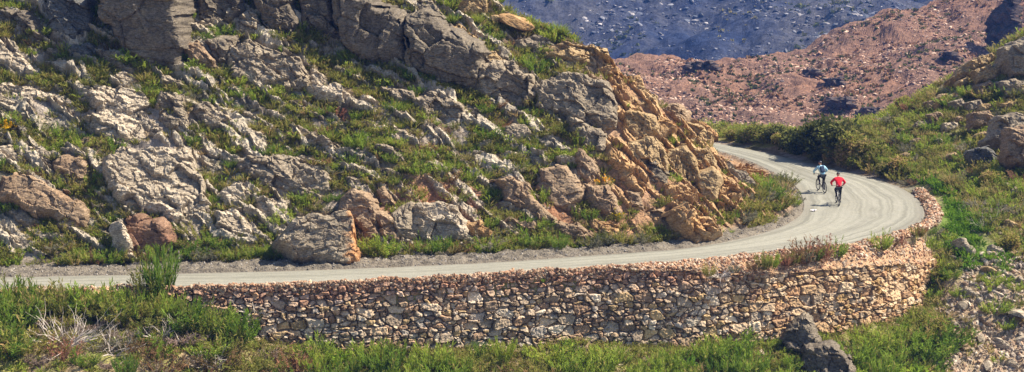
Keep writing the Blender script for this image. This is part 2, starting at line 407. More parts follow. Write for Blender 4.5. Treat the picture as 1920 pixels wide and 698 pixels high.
# ground colours (albedo)
soil = np.array([.17, .125, .078]); grav = np.array([.165, .142, .112]); org = np.array([.36, .21, .115]); grn = np.array([.085, .098, .035]); straw = np.array([.26, .24, .11]); stn = np.array([.33, .28, .235])
PXg, PYg = project(XX, YY, ZT)
nz = sst(-.25, .3, fbm(XX / 1.3, YY / 1.3, 4, 61)); nz2 = sst(-.1, .45, fbm(XX / 2.7, YY / 2.7, 4, 63))
col = soil[None, None] * (1 - nz[..., None]) + stn * nz[..., None] * .9
col = col * (1 - .45 * nz2[..., None]) + grn * .45 * nz2[..., None]
nose = (sst(1020, 1180, PXg) * (dIN > .3))[..., None]; col = col * (1 - nose * .8) + org * nose * .8
redz = (np.exp(-((PXg - 800) / 110) ** 2 - ((PYg - 375) / 45) ** 2) + .8 * np.exp(-((PXg - 1010) / 120) ** 2 - ((PYg - 400) / 50) ** 2))[..., None]
redz = np.clip(redz, 0, .9) * (dIN > 0)[..., None]; col = col * (1 - redz) + np.array([.32, .15, .085]) * redz
g = ((1 - sst(.2, .9, dIN)) * (dGR > 0) * (dIN > -50))[..., None]; col = col * (1 - g) + grav * g
outm = (dOU > .9)[..., None]
oc = soil * 1.5 * (1 - nz[..., None]) + np.array([.24, .23, .075]) * nz[..., None]
oc = oc * (1 - .5 * nz2[..., None]) + straw * .5 * nz2[..., None]
gb = (np.exp(-((PXg - (1700 + (PYg - 330) * .9)) / 55) ** 2) * sst(340, 400, PYg) * (1 - sst(480, 540, PYg)))[..., None]
oc = oc * (1 - gb * .8) + np.array([.10, .17, .03]) * gb * .8
scr = (sst(1735, 1800, PXg - (PYg - 520) * -.15) * sst(455, 560, PYg - (1840 - PXg) * .25))[..., None]
oc = oc * (1 - scr * .85) + np.array([.33, .24, .165]) * scr * .85
col = np.where(outm, oc, col)
vv = np.stack([XX, YY, ZT], -1).reshape(-1, 3)
def hill_relief(X, Y):
    u = X; v = Y * 1.32; bt = np.radians(np.interp(X, [-30, 0, 6, 13], [-34, -38, -56, -64])); b0 = -.62
    sx = u * math.cos(b0) + v * math.sin(b0); sy = -u * math.sin(b0) + v * math.cos(b0)
    sy = sy + .45 * gn(sx / 3.1, sy / 2.2, 401) + .12 * gn(sx / .8, sy / .6, 402)
    m = sst(.11, .28, fbm(sx / 5.5, sy / .9, 4, 403) + .20 * sst(-9, -15, X) + .12 * sst(6, 10, v / 1.32 - 92) + .40 * sst(4, 8, X))
    cell, ed, hid = facets(sx / 2.0, sy / .5, 405)
    c2, e2, _ = facets(sx / .55, sy / .19, 407); c3, e3, _ = facets(sx / .16, sy / .09, 409)
    saw = (sy / .95 + .15 * gn(sx / 1.5, sy * 0, 411)) % 1.0
    r_ = m * (.34 * (1 - saw) ** .8 + cell * .26 - .10 * (1 - sst(0, .08, ed))) + (.25 + .75 * m) * (c2 * .12 + c3 * .04) + .05 * fbm(X / .35, Y / .3, 3, 413)
    return r_, m, hid
fy0, fy1 = 90.0, 121.0
fx_ = np.arange(-31, 17.01, .065); fy_ = np.arange(fy0, fy1, .065); FX, FY = np.meshgrid(fx_, fy_)
FD, FS, _ = line_dist(FX, FY, IN[::2]); FD = -FD * FS
REL, RM, RH = hill_relief(FX, FY)
def ter_grid(A, B): return ter(A, B)
Z0 = ter(FX, FY); fade = sst(.1, 1.3, FD); dsp = REL * fade - .35 * (1 - sst(-.1, .25, FD))
HV = np.stack([FX, FY - .60 * dsp, Z0 + .78 * dsp + .02], -1)
ti = lambda A: A[np.clip(((FY - GY0) / GS).astype(int), 0, len(gy) - 1), np.clip(((FX - GX0) / GS).astype(int), 0, len(gx) - 1)]
bc = ti(col); prk = np.array([.36, .31, .24]) * (1 - sst(1040, 1180, project(FX, FY, Z0)[0]))[..., None] + np.array([.40, .26, .135]) * sst(1040, 1180, project(FX, FY, Z0)[0])[..., None]
rk = (RM * sst(-.05, .2, REL) * fade)[..., None] * (.75 + .25 * RH[..., None])
bc = bc * (1 - rk) + prk * (.78 + .45 * RH[..., None]) * rk
keep_h = (FD > -.05) & (FX > -31)
hv, hq, hc = compact(HV.reshape(-1, 3), grid_faces(len(fx_), len(fy_), keep_h), {'col': bc.reshape(-1, 3)})
hs_ = link('hillside', mesh_np('hillside', hv, hq, hc), M['ground']); tag(hs_, 'steep rocky hillside above the inner edge of the road', 'hillside', kind='structure')
inside = (dIN > .6) & (XX > -30.7) & (XX < 16.7) & (YY > fy0 + .3) & (YY < fy1 - .4); vv[:, 2] -= (.9 * inside * sst(.6, 1.6, dIN)).ravel()
me = mesh_np('terrain', vv, grid_faces(len(gx), len(gy)), {'col': col.reshape(-1, 3)}, False)
hill = link('hillside_terrain', me, M['ground']); tag(hill, 'rocky mountainside falling past the road to the valley', 'hillside', kind='structure')

# valley floor out to the horizon
def sheet(name, mat, x0, x1, y0, y1, n, m_, zfun, colfun=None, label=None, cat=None):
    xs = np.linspace(x0, x1, n); ys = np.linspace(y0, y1, m_); X, Y = np.meshgrid(xs, ys); Z = zfun(X, Y)
    cc = {'col': (colfun(X, Y, Z) if colfun else np.ones(X.shape + (3,))).reshape(-1, 3)}
    o = link(name, mesh_np(name, np.stack([X, Y, Z], -1).reshape(-1, 3), grid_faces(n, m_), cc), mat)
    tag(o, label, cat, kind='structure'); return o, Z
sheet('ground', M['ground'], -3500, 3500, -800, 4500, 60, 50, lambda X, Y: -75 + 2 * fbm(X / 300, Y / 300, 3, 3),
      lambda X, Y, Z: np.ones(X.shape + (3,)) * soil, 'valley floor far below the pass road', 'ground')

# ------------------------------------------------------------------ the road
def ribbon(A, B, nacross, step, z):
    A2, sA = resample(A, step); n = len(A2)
    Bd = np.r_[0, np.cumsum(np.hypot(*np.diff(B, axis=0).T))]
    # pair every point of A with the nearest point of B, kept monotonic and smooth
    _, _, s = line_dist(A2[:, 0], A2[:, 1], B); s = np.maximum.accumulate(s)
    kz = max(3, int(6 / step)); pad = np.r_[np.full(kz, s[0]), s, np.full(kz, s[-1])]
    s = np.convolve(pad, np.ones(2 * kz + 1) / (2 * kz + 1), 'valid')
    B2 = np.stack([np.interp(s, Bd, B[:, 0]), np.interp(s, Bd, B[:, 1])], 1)
    t = np.linspace(0, 1, nacross)
    P = A2[:, None] * (1 - t[None, :, None]) + B2[:, None] * t[None, :, None]
    return P, t, sA
P, t, s = ribbon(OUTL, GR, 40, .3, 0)
Zr = .006 + .05 * np.sin(t * math.pi)[None, :] * 1.0 + .012 * fbm(P[..., 0] / 1.2, P[..., 1] / 1.2, 3, 91)
acr = np.broadcast_to(t[None, :], Zr.shape); alo = np.broadcast_to(s[:, None] / 100, Zr.shape)
V = np.concatenate([P, Zr[..., None]], -1).reshape(-1, 3)
road = link('road', mesh_np('road', V, grid_faces(P.shape[1], P.shape[0])[:, ::-1], {'road': np.stack([acr, alo, alo * 0], -1).reshape(-1, 3)}, True), M['road'])
tag(road, 'pale gravel road sweeping round the bend', 'road', kind='structure')

# ------------------------------------------------------------------ stones: a library of angular pebbles
def pebble_lib(n, sub=1, seed=3):
    L = []
    r = np.random.default_rng(seed)
    for i in range(n):
        bm = bmesh.new(); bmesh.ops.create_icosphere(bm, subdivisions=sub, radius=1)
        bmesh.ops.triangulate(bm, faces=bm.faces)
        bm.verts.ensure_lookup_table()
        V = np.array([v.co[:] for v in bm.verts]); F = np.array([[v.index for v in f.verts] for f in bm.faces]); bm.free()
        for k in range(9):                                # chop with random planes: flat broken faces
            d = r.normal(size=3); d /= np.linalg.norm(d); c = r.uniform(.45, .85); h = V @ d; V = V - np.outer(np.maximum(h - c, 0), d)
        V *= r.uniform(.75, 1.25, 3) * np.array([1.1, .9, .68]); L.append((V, F))
    return L
PEB = pebble_lib(14); PEBS = []
for V_, F_ in pebble_lib(8, 0, 9) if False else []: PEBS.append((V_, F_))
def small_lib(n, seed):
    L = []; r = np.random.default_rng(seed); bm = bmesh.new(); bmesh.ops.create_icosphere(bm, subdivisions=1, radius=1); bm.verts.ensure_lookup_table()
    V0 = np.array([v.co[:] for v in bm.verts]); F0 = np.array([[v.index for v in f.verts] for f in bm.faces]); bm.free()
    if len(F0) > 20: pass
    for i in range(n): L.append((V0 * (1 + r.uniform(-.28, .2, (len(V0), 1))) * np.array([1.35, .9, .5]) * r.uniform(.8, 1.2, 3), F0))
    return L
PEBS = small_lib(10, 12)
def rot_mats(n, r, flat=.5):
    a = r.uniform(0, 2 * np.pi, n); b = r.normal(0, flat, n); c = r.normal(0, flat, n)
    ca, sa = np.cos(a), np.sin(a); cb, sb = np.cos(b), np.sin(b); cc, s_c = np.cos(c), np.sin(c); z = np.zeros(n); o = np.ones(n)
    Rz = np.stack([ca, -sa, z, sa, ca, z, z, z, o], -1).reshape(n, 3, 3); Rx = np.stack([o, z, z, z, cb, -sb, z, sb, cb], -1).reshape(n, 3, 3)
    Ry = np.stack([cc, z, s_c, z, o, z, -s_c, z, cc], -1).reshape(n, 3, 3)
    return Rx @ Ry @ Rz
def stones_mesh(name, pos, size, cols, flat=.5, seed=1, lib=None):
    lib = lib or PEB; r = np.random.default_rng(seed); n = len(pos); R = rot_mats(n, r, flat); which = r.integers(0, len(lib), n)
    VV, FF, CC = [], [], []; off = 0
    for k, (V, F) in enumerate(lib):
        m = which == k
        if not m.any(): continue
        W = np.einsum('nij,vj->nvi', R[m], V) * size[m][:, None, None] + pos[m][:, None, :]
        nn = m.sum(); VV.append(W.reshape(-1, 3)); FF.append((F[None] + (np.arange(nn) * len(V))[:, None, None] + off).reshape(-1, 3))
        CC.append(np.repeat(cols[m], len(V), 0)); off += nn * len(V)
    return mesh_np(name, np.vstack(VV), np.vstack(FF), {'col': np.vstack(CC)})
def pick_cols(n, pal, r, var=.22):
    pal = np.array(pal); c = pal[r.integers(0, len(pal), n)] * (1 + r.uniform(-var, var, (n, 1))); return np.clip(c, .02, .9)

# ------------------------------------------------------------------ the retaining wall
WPX = lambda P, Z: project(P[:, 0], P[:, 1], Z)[0]
Pr, sPr = resample(PAR, .05)
nr = normals2(Pr); pxr = project(Pr[:, 0], Pr[:, 1], np.full(len(Pr), .45))[0]
kend = np.argmin(np.hypot(Pr[:, 0] - 21.4, Pr[:, 1] - 98.8))
off = np.interp(sPr, [sPr[0], sPr[np.argmin(abs(Pr[:, 0] - 4))], sPr[np.argmin(abs(Pr[:kend, 0] - 12))], sPr[kend]], [.05, .1, .9, .55])
Wl = (Pr + nr * off[:, None])[:kend]
Wl = np.vstack([Wl, Wl[-1] + np.outer(np.arange(1, 60) * .05, np.array([.10, .995]))])
Wl = Wl[Wl[:, 0] > -17]
Wl, sW = resample(Wl, .04); nW = normals2(Wl)
kz = 25; nW = np.stack([np.convolve(np.pad(nW[:, k], kz, 'edge'), np.ones(2 * kz + 1) / (2 * kz + 1), 'valid') for k in (0, 1)], 1); nW /= np.hypot(*nW.T)[:, None]
ztop = np.interp(Wl[:, 0], [-17, 6, 9, 12, 17.5, 20, 21.3], [.22, .2, -.1, -.5, -.65, -1.0, -1.45])
ztop = ztop + .07 * gn(sW / .5, sW * 0, 5) + .05 * np.round(gn(sW / 1.1, sW * 0, 8) * 2)
zbot = ter(Wl[:, 0] + nW[:, 0] * .5, Wl[:, 1] + nW[:, 1] * .5) - .6
nh = 120
T = np.linspace(0, 1, nh)[:, None]
ZW = zbot[None] * (1 - T) + ztop[None] * T
SW = np.broadcast_to(sW[None], ZW.shape)
# irregular coursed rubble: cells on a warped, uneven lattice, some cells merged into big stones
wx = SW + .08 * gn(SW / .6, ZW / .6, 31); wz = ZW + .08 * gn(SW / .9, ZW / .7, 33) + .03 * gn(SW / .3, ZW / .3, 35)
def stone_layer(cw, ch, seed):
    row = np.floor(wz / ch); xo = wx / cw + (ih(row, row * 0, seed) * 5)
    return worley(xo, wz / ch, seed + 3, .72)
F1, F2, cx, cy, hs = stone_layer(.40, .25, 101)
G1, G2, gx_, gy_, hg = stone_layer(.74, .46, 201)
big = (hg > .80 - .28 * np.clip((ztop[None] - ZW) / 3.2, 0, 1) + .25 * gn(SW / 4, ZW / 1.2, 79)) & (ZW < ztop[None] - .5)
e = np.where(big, (G2 - G1) * 1.6, F2 - F1)
# keep the small cells from biting into the big ones
idv = np.where(big, hg + 3, hs); rr = (idv * 13.7) % 1; r2 = (idv * 57.3) % 1; r3 = (idv * 91.9) % 1
cxx = np.where(big, gx_, cx); cyy = np.where(big, gy_, cy)
rel = sst(.0, .24, e) * (.16 + .06 * rr) + ((r2 - .5) * cxx + (r3 - .5) * cyy) * .22 * sst(0, .15, e) + (rr - .5) * .10
rel = rel + .03 * fbm(SW / .13, ZW / .13, 3, 71) + .03 * facets(SW / .13, ZW / .11, 73)[0] + .10 * gn(SW / 3, ZW / 2, 75)
lean = .13
hz = ZW - zbot[None]
offw = rel - lean * hz + lean * (ztop - zbot)[None] * .6
VX = Wl[None, :, 0] + nW[None, :, 0] * offw; VY = Wl[None, :, 1] + nW[None, :, 1] * offw
pal = np.array([(.45, .365, .275), (.38, .31, .24), (.49, .40, .30), (.42, .32, .22), (.35, .24, .16), (.42, .37, .32), (.56, .49, .40), (.44, .33, .19), (.38, .27, .19), (.31, .24, .18)])
pcol = np.array([1.06, 1.0, .91]) * pal[np.minimum((r3 * len(pal)).astype(int), len(pal) - 1)] * (.68 + .6 * r2)[..., None]
topred = sst(1.25, .15, (ztop[None] - ZW) + .35 * gn(SW / .8, ZW / .5, 77)) * (1 - sst(8, 12, Wl[:, 0]))[None]
pcol = pcol * (1 - .55 * topred[..., None]) + np.array([.36, .17, .11]) * (.6 + .8 * rr)[..., None] * .55 * topred[..., None]
pxw = project(Wl[:, 0], Wl[:, 1], Wl[:, 0] * 0 - 2)[0]
warm = sst(1250, 1560, pxw)[None, :, None]
pcol = pcol * (1 - warm) + pcol * np.array([1.12, 1.02, .88]) * warm
deep = (1 - sst(.01, .085, e))[..., None]; pcol = pcol * (1 - deep) + np.array([.20, .138, .09]) * deep
Vw = np.stack([VX, VY, ZW], -1); nwx = Vw.shape[1]
# top surface of the wall: one more strip back into the bank
backs = []
for d, dz in ((.25, .0), (.7, -.05)):
    b = Vw[-1].copy(); b[:, 0] -= nW[:, 0] * (d); b[:, 1] -= nW[:, 1] * (d); b[:, 2] += dz + .03 * gn(sW / .2, sW * 0 + d, 9); backs.append(b)
Vw = np.concatenate([Vw, np.array(backs)], 0); pcol = np.concatenate([pcol, np.stack([pcol[-1]] * 2)], 0)
wall = empty('retaining_wall', (0, 88, -3)); tag(wall, 'dry stone retaining wall with a rubble parapet carrying the road round the bend', 'stone wall')
def to_local(me, o):
    me.transform(Matrix.Translation(-Vector(o.location))); return me
me = to_local(mesh_np('stonework', Vw.reshape(-1, 3), grid_faces(nwx, Vw.shape[0]), {'col': pcol.reshape(-1, 3)}), wall)
link('stonework', me, M['stone'], wall)
# sloping rubble fill between wall top and parapet
Wr, _ = resample(Wl[Wl[:, 0] > 4], .1); nF = normals2(Wr); zt = np.interp(Wr[:, 0], Wl[:kend * 0 + len(Wl), 0], ztop)
sA = np.arange(len(Wr)) * .1; tt = np.linspace(0, 1, 22)
inn = Pr[(Pr[:, 0] > 4)]; inn = inn[:np.argmin(np.hypot(inn[:, 0] - 22.3, inn[:, 1] - 100.6)) + 1] - normals2(inn)[:np.argmin(np.hypot(inn[:, 0] - 22.3, inn[:, 1] - 100.6)) + 1] * .35
inn, _ = resample(inn, .1); inn = np.stack([np.interp(np.linspace(0, 1, len(Wr)), np.linspace(0, 1, len(inn)), inn[:, k]) for k in (0, 1)], 1)
zt = ztop[np.clip((np.arange(len(Wr)) * .1 / .04 + np.argmax(Wl[:, 0] > 4)).astype(int), 0, len(ztop) - 1)]
base0 = Wr - nF * (-.05)
FP = base0[None] * (1 - tt[:, None, None]) + inn[None] * tt[:, None, None]
FZ = (zt - .06)[None] * (1 - tt[:, None]) + .22 * tt[:, None] + .10 * fbm(FP[..., 0] / .6, FP[..., 1] / .6, 4, 12) * np.sin(tt * math.pi)[:, None] + .04 * facets(FP[..., 0] / .2, FP[..., 1] / .15, 14)[0]
fc = np.array([.40, .255, .15]) * (1 + .4 * fbm(FP[..., 0] / .5, FP[..., 1] / .5, 3, 15))[..., None]
me = to_local(mesh_np('rubble_fill', np.concatenate([FP, FZ[..., None]], -1).reshape(-1, 3), grid_faces(len(Wr), 22), {'col': fc.reshape(-1, 3)}), wall)
link('rubble_fill', me, M['rubble'], wall)
# parapet: heaped red stones
r = np.random.default_rng(5)
def heap(line, n, halfw, hgt, smin, smax, seed, zb=0.0):
    r = np.random.default_rng(seed); L, s = resample(line, .05); nn = normals2(L); k = r.integers(0, len(L), n)
    u = r.uniform(-1, 1, n); topz = (1 - np.abs(u) ** 2.2)
    lo = .62 + .62 * gn(s[k] / 1.3, s[k] * 0, seed)
    z = zb + hgt * lo * topz * r.uniform(.55, 1.0, n) ** .6
    p = L[k] + nn[k] * (u * halfw)[:, None] + r.normal(0, .03, (n, 2))
    sz = smin + (smax - smin) * r.uniform(0, 1, n) ** 2.2
    return np.column_stack([p, z]), sz
cl = Pr - nr * .45
cl = cl[(cl[:, 0] > -26)]
redpal = [(.46, .26, .15), (.38, .20, .12), (.50, .34, .22), (.32, .20, .13), (.52, .40, .28), (.42, .31, .22), (.27, .14, .09), (.36, .28, .21), (.56, .45, .34)]
p1, s1 = heap(cl, 10000, .42, .34, .03, .15, 51); c1 = pick_cols(len(p1), redpal, r)
tail = cl[-1]
# hanging fringe over the face in the left half, loose rubble over the fill in the right half
n2 = 5200; k = r.integers(0, len(Wl), n2); k = k[Wl[k, 0] < 12]; hh_ = np.abs(r.normal(0, .22, len(k)))
oo = -lean * (ztop[k] - hh_ - zbot[k]) + lean * (ztop[k] - zbot[k]) * .6 + .14
p2 = np.column_stack([Wl[k, 0] + nW[k, 0] * oo, Wl[k, 1] + nW[k, 1] * oo, ztop[k] - hh_ + .1]); s2 = r.uniform(.04, .12, len(k)); c2 = pick_cols(len(k), redpal[:5] , r) * .8
n3 = 3600; a = r.integers(0, len(Wr), n3); b = np.minimum((r.uniform(0, 1, n3) ** .8 * 22).astype(int), 21)
p3 = np.column_stack([FP[b, a], FZ[b, a] + .02]); s3 = .03 + .10 * r.uniform(0, 1, n3) ** 2.5; c3 = pick_cols(n3, redpal, r)
me = to_local(stones_mesh('parapet', np.vstack([p1, p2, p3]), np.r_[s1, s2, s3], np.vstack([c1, c2, c3]), .5, 6), wall)
link('parapet', me, M['rubble'], wall)
# ------------------------------------------------------------------ far mountains
def ruled(foot, ridge, ns, nt, back, seed, amp, z_drop):
    fx = np.array(foot, float); rx = np.array(ridge, float); s = np.linspace(0, 1, ns)
    f = np.stack([np.interp(s, np.linspace(0, 1, len(fx)), fx[:, k]) for k in range(3)], 1)
    g = np.stack([np.interp(s * (rx[-1, 0] - rx[0, 0]) + rx[0, 0], rx[:, 0], rx[:, k]) for k in range(3)], 1)
    A = at_y(f[:, 0], f[:, 1], f[:, 2]).T; B = at_y(g[:, 0], g[:, 1], g[:, 2]).T
    t = np.linspace(-.35, 1, nt)
    P = A[:, None] * (1 - t[None, :, None]) + B[:, None] * t[None, :, None]
    tb = np.linspace(0, 1, 12)[1:]
    Q = B[:, None] + tb[None, :, None] * np.array([0, back, -z_drop])[None, None]
    P = np.concatenate([P, Q], 1)
    P[..., 2] += amp * fbm(P[..., 0] / (amp * 9), P[..., 1] / (amp * 9), 6, seed, .55)
    return P
PK_F = [(700, 330, 215), (1150, 275, 222), (1400, 280, 225), (1700, 275, 230), (2050, 230, 240)]
PK_R = [(700, 118, 285), (1000, 112, 286), (1150, 108, 290), (1280, 110, 300), (1400, 110, 305), (1500, 86, 310), (1600, 55, 315), (1650, 40, 320), (1700, 14, 325), (1760, -3, 330), (1880, -45, 335), (2050, -90, 340)]
PK = ruled(PK_F, PK_R, 420, 200, 60, 301, 1.9, 30)
def far_mat(name, c1, c2, c3, s):
    m, nt, out = nmat(name); n = N(nt)
    geo = n.new('ShaderNodeNewGeometry').outputs['Position']
    a = n.ramp(n.noise(geo, .045 * s, 6, .7), .38, .62); b = n.ramp(n.noise(geo, .35 * s, 6, .75), .38, .62); f = n.ramp(n.noise(geo, 1.6 * s, 4, .75), .4, .6)
    col = n.mix(a, c1, c2); col = n.mix(n.math('MULTIPLY', b, .55), col, c3); col = n.mix(1.0, col, n.mix(f, (.7, .7, .7), (1.3, 1.3, 1.3)), 'MULTIPLY')
    n.bsdf(out, col, .95, n.noise(geo, .8 * s, 6, .75), .6, .8, .1); return m
M['pinkslope'] = far_mat('pink_scree_slope', (.235, .128, .082), (.175, .105, .076), (.100, .066, .052), 1)
M['blueslope'] = far_mat('burnt_haze_blue_slope', (.024, .034, .070), (.080, .078, .082), (.009, .013, .032), .6)  # burnt dark ground, with part of the haze blue put into its colour
o = link('mountain_slope', mesh_np('mountain_slope', PK.reshape(-1, 3), grid_faces(PK.shape[1], PK.shape[0]), {'col': np.ones((PK.size // 3, 3))}), M['pinkslope'])
tag(o, 'pink stony mountainside across the valley', 'mountainside', kind='structure')
BL = ruled([(300, 250, 470), (2200, 250, 470)], [(300, -330, 800), (2200, -330, 800)], 360, 260, 200, 311, 9, 60)
o = link('mountain', mesh_np('mountain', BL.reshape(-1, 3), grid_faces(BL.shape[1], BL.shape[0]), {'col': np.ones((BL.size // 3, 3))}), M['blueslope'])
tag(o, 'dark burnt mountainside tinted haze blue behind the pink slope', 'mountain', kind='structure')
M['crag_shade'] = rock_mat('shade_toned_rock', (.085, .070, .070), (.15, .115, .10), (.07, .06, .06), .3)  # shade of the far scarps put into the rock colour
def on_patch(P, n, seed, smin=0, smax=1, tmin=.2, tmax=.97):
    r = np.random.default_rng(seed); a = r.uniform(smin, smax, n) * (P.shape[0] - 1.01); b = r.uniform(tmin, tmax, n) * (P.shape[1] - 13)
    i = a.astype(int); j = b.astype(int); u = (a - i)[:, None]; v = (b - j)[:, None]
    return (P[i, j] * (1 - u) + P[i + 1, j] * u) * (1 - v) + (P[i, j + 1] * (1 - u) + P[i + 1, j + 1] * u) * v
r = np.random.default_rng(77)
pp = on_patch(PK, 60000, 5, .28, 1); den = fbm(pp[:, 0] / 9, pp[:, 1] / 14, 4, 8); pp = pp[den + r.uniform(-.35, .35, len(pp)) > -.12]
sz = .07 + .27 * r.uniform(0, 1, len(pp)) ** 5
cc = pick_cols(len(pp), [(.34, .19, .125), (.28, .16, .11), (.46, .30, .21), (.22, .125, .09), (.13, .10, .09), (.40, .25, .17), (.56, .40, .30)], r)
o = link('rock_debris', stones_mesh('rock_debris', pp, sz, cc, .35, 8, PEBS), M['rubble']); tag(o, 'pinkish boulders strewn over the far slope', 'scree', kind='stuff')
pp = on_patch(BL, 52000, 6, .2, 1, .15, .75); den = fbm(pp[:, 0] / 20, pp[:, 1] / 40, 4, 9); pp = pp[den + r.uniform(-.35, .35, len(pp)) > -.05]
sz = .16 + .8 * r.uniform(0, 1, len(pp)) ** 6
cc = pick_cols(len(pp), [(.12, .13, .16), (.20, .20, .22), (.07, .08, .10), (.36, .33, .32), (.10, .10, .12)], r)
o = link('rock_debris', stones_mesh('rock_debris', pp, sz, cc, .35, 9, PEBS), M['rubble']); tag(o, 'dark rubble scattered over the burnt far mountain', 'scree', kind='stuff')

# ------------------------------------------------------------------ rock outcrops
ROCKS = []          # (polygon, name, landmark phrase) kept for planting round them
def rock(poly, face=60, yaw=0, mat='grey', bed=-28, T=1.4, lift=.25, rnd=.45, amp=1.0, blk=1.3, led=1.0, label='', cat='rock', name='rock_outcrop', res=None, hitf=None, seed=None, lam=0.0, stain=0):
    poly = np.array(poly, float); seed = seed if seed is not None else len(ROCKS) * 7 + 1
    k = poly[:, 1].argmax(); ap = (poly[:, 0].mean() * .6 + poly[k, 0] * .4, poly[:, 1].max())
    A = (hitf or hit)(ap[0], ap[1], lift)[0]
    if mat in ('tan', 'orange') and ap[0] > 1100 and ap[0] < 1400: amp *= 1.25; rnd = .22
    f = math.radians(face); yw = math.radians(yaw)
    n = np.array([math.sin(yw) * math.sin(f), -math.cos(yw) * math.sin(f), math.cos(f)]); u = np.array([math.cos(yw), math.sin(yw), 0]); v = np.cross(n, u)
    d = np.stack(ray(poly[:, 0], poly[:, 1]), 1); O = np.array([0, 0, CAMZ]); t = ((A - O) @ n) / (d @ n); W = O + d * t[:, None] - A
    pu, pv = W @ u, W @ v
    ext = max(np.ptp(pu), np.ptp(pv)); sc1 = ext / 4.0
    sk = 3.5 + max(0, T - 1.3) * 2.6; mg = T / sk + .15
    res = res or float(np.clip(ext / 90, .042, .075 if A[1] < 150 else .4))
    us = np.arange(pu.min() - mg, pu.max() + mg, res); vs = np.arange(pv.min() - mg, pv.max() + mg, res)
    U, Vv = np.meshgrid(us, vs)
    wa = .10 * min(ext, 4) / 2
    W1, W2, _a, _b, Wh = worley(U / (ext * .16 + .12), Vv / (ext * .11 + .1), seed + 31); jg = (.04 * ext + .02) * (Wh - .5)
    rr0 = .5 + 1.1 * np.clip(.5 + gn(U / .9, Vv / .9, seed + 33), 0, 1)
    Uw = U + jg + wa * gn(U / (.5 * ext * .3 + .3), Vv / (.5 * ext * .3 + .3), seed) + wa * .35 * gn(U / .22, Vv / .22, seed + 1)
    Vw_ = Vv + jg * .8 + wa * gn(U / (.5 * ext * .3 + .3), Vv / (.5 * ext * .3 + .3), seed + 2) + wa * .35 * gn(U / .22, Vv / .22, seed + 3)
    pl = np.stack([np.r_[pu, pu[0]], np.r_[pv, pv[0]]], 1)
    dd, _, _ = line_dist(Uw, Vw_, pl); ins = in_poly(Uw, Vw_, list(zip(pu, pv))); dd = np.where(ins, dd, -dd)
    rr_ = min(rnd * .75, ext * .18) * rr0; led = -abs(led) * 1.1 if mat in ('pale', 'tan', 'orange', 'grey') and face < 64 else led
    h = np.where(dd >= 0, -rr_ * np.clip(1 - dd / rr_, 0, 1) ** 2.1, -(rr_ + (-dd) * sk)); keep = dd > -(T / sk)
    b = math.radians(bed); sx = U * math.cos(b) + Vv * math.sin(b); sy = -U * math.sin(b) + Vv * math.cos(b)
    sx = sx + .12 * gn(sx, sy, seed + 4); sy = sy + .16 * gn(sx / .8, sy / .8, seed + 5) + .05 * gn(sx / .25, sy / .2, seed + 6)
    s_ = min(1.0, ext / 3.2)
    g1, e1, h1 = facets(sx / (blk * 1.1 * s_), sy / (blk * .7 * s_), seed + 10); g2, e2, h2 = facets(sx / (.46 * s_), sy / (.33 * s_), seed + 14); g3, e3, h3 = facets(sx / .2, sy / .13, seed + 18)
    saw = (sy / (.55 * s_) + .8 * gn(sx / .9, sy / .7, seed + 20) + .3 * h1) % 1.0
    rel = amp * s_ * (g1 * .38 + g2 * .11 - .07 * (1 - sst(0, .06, e1)) - .03 * (1 - sst(0, .08, e2)) + led * .085 * (saw ** 1.3 - .5)) + amp * (g3 * .025 + .035 * fbm(sx / .4, sy / .22, 3, seed + 22) + .08 * s_ * gn(U / (1.6 * s_), Vv / (1.6 * s_), seed + 25))
    if lam: rel = rel + lam * .4 * (((sy / .13 + .8 * gn(sx / .6, sy / .6, seed + 27) + .5 * gn(sx / .2, sy / .2, seed + 29)) % 1.0) ** 1.3 - .5)
    h = h + rel * sst(-.3, .25, dd)
    Pn = A + U[..., None] * u + Vv[..., None] * v + h[..., None] * n
    tint = 1 + .26 * (h1 - .5) + .22 * (h2 - .5)
    q = grid_faces(len(us), len(vs), keep); V = Pn.reshape(-1, 3)
    V3 = np.repeat(tint.reshape(-1, 1), 3, 1)
    if stain: qx, qy = project(V[:, 0], V[:, 1], V[:, 2]); sm = sst(stain - 8, stain + 10, qx + 14 * fbm(U.ravel() / .5, Vv.ravel() / .5, 3, 5))[:, None]; V3 = V3 * (1 - sm) + V3 * sm * np.array([1.75, 1.12, .70])
    V, q, at = compact(V, q, {'col': V3})
    org_ = A; me = mesh_np(name, V - org_, q, at)
    o = link(name, me, M[mat]); o.location = org_
    tag(o, label, cat); ROCKS.append((poly, o, label)); return o
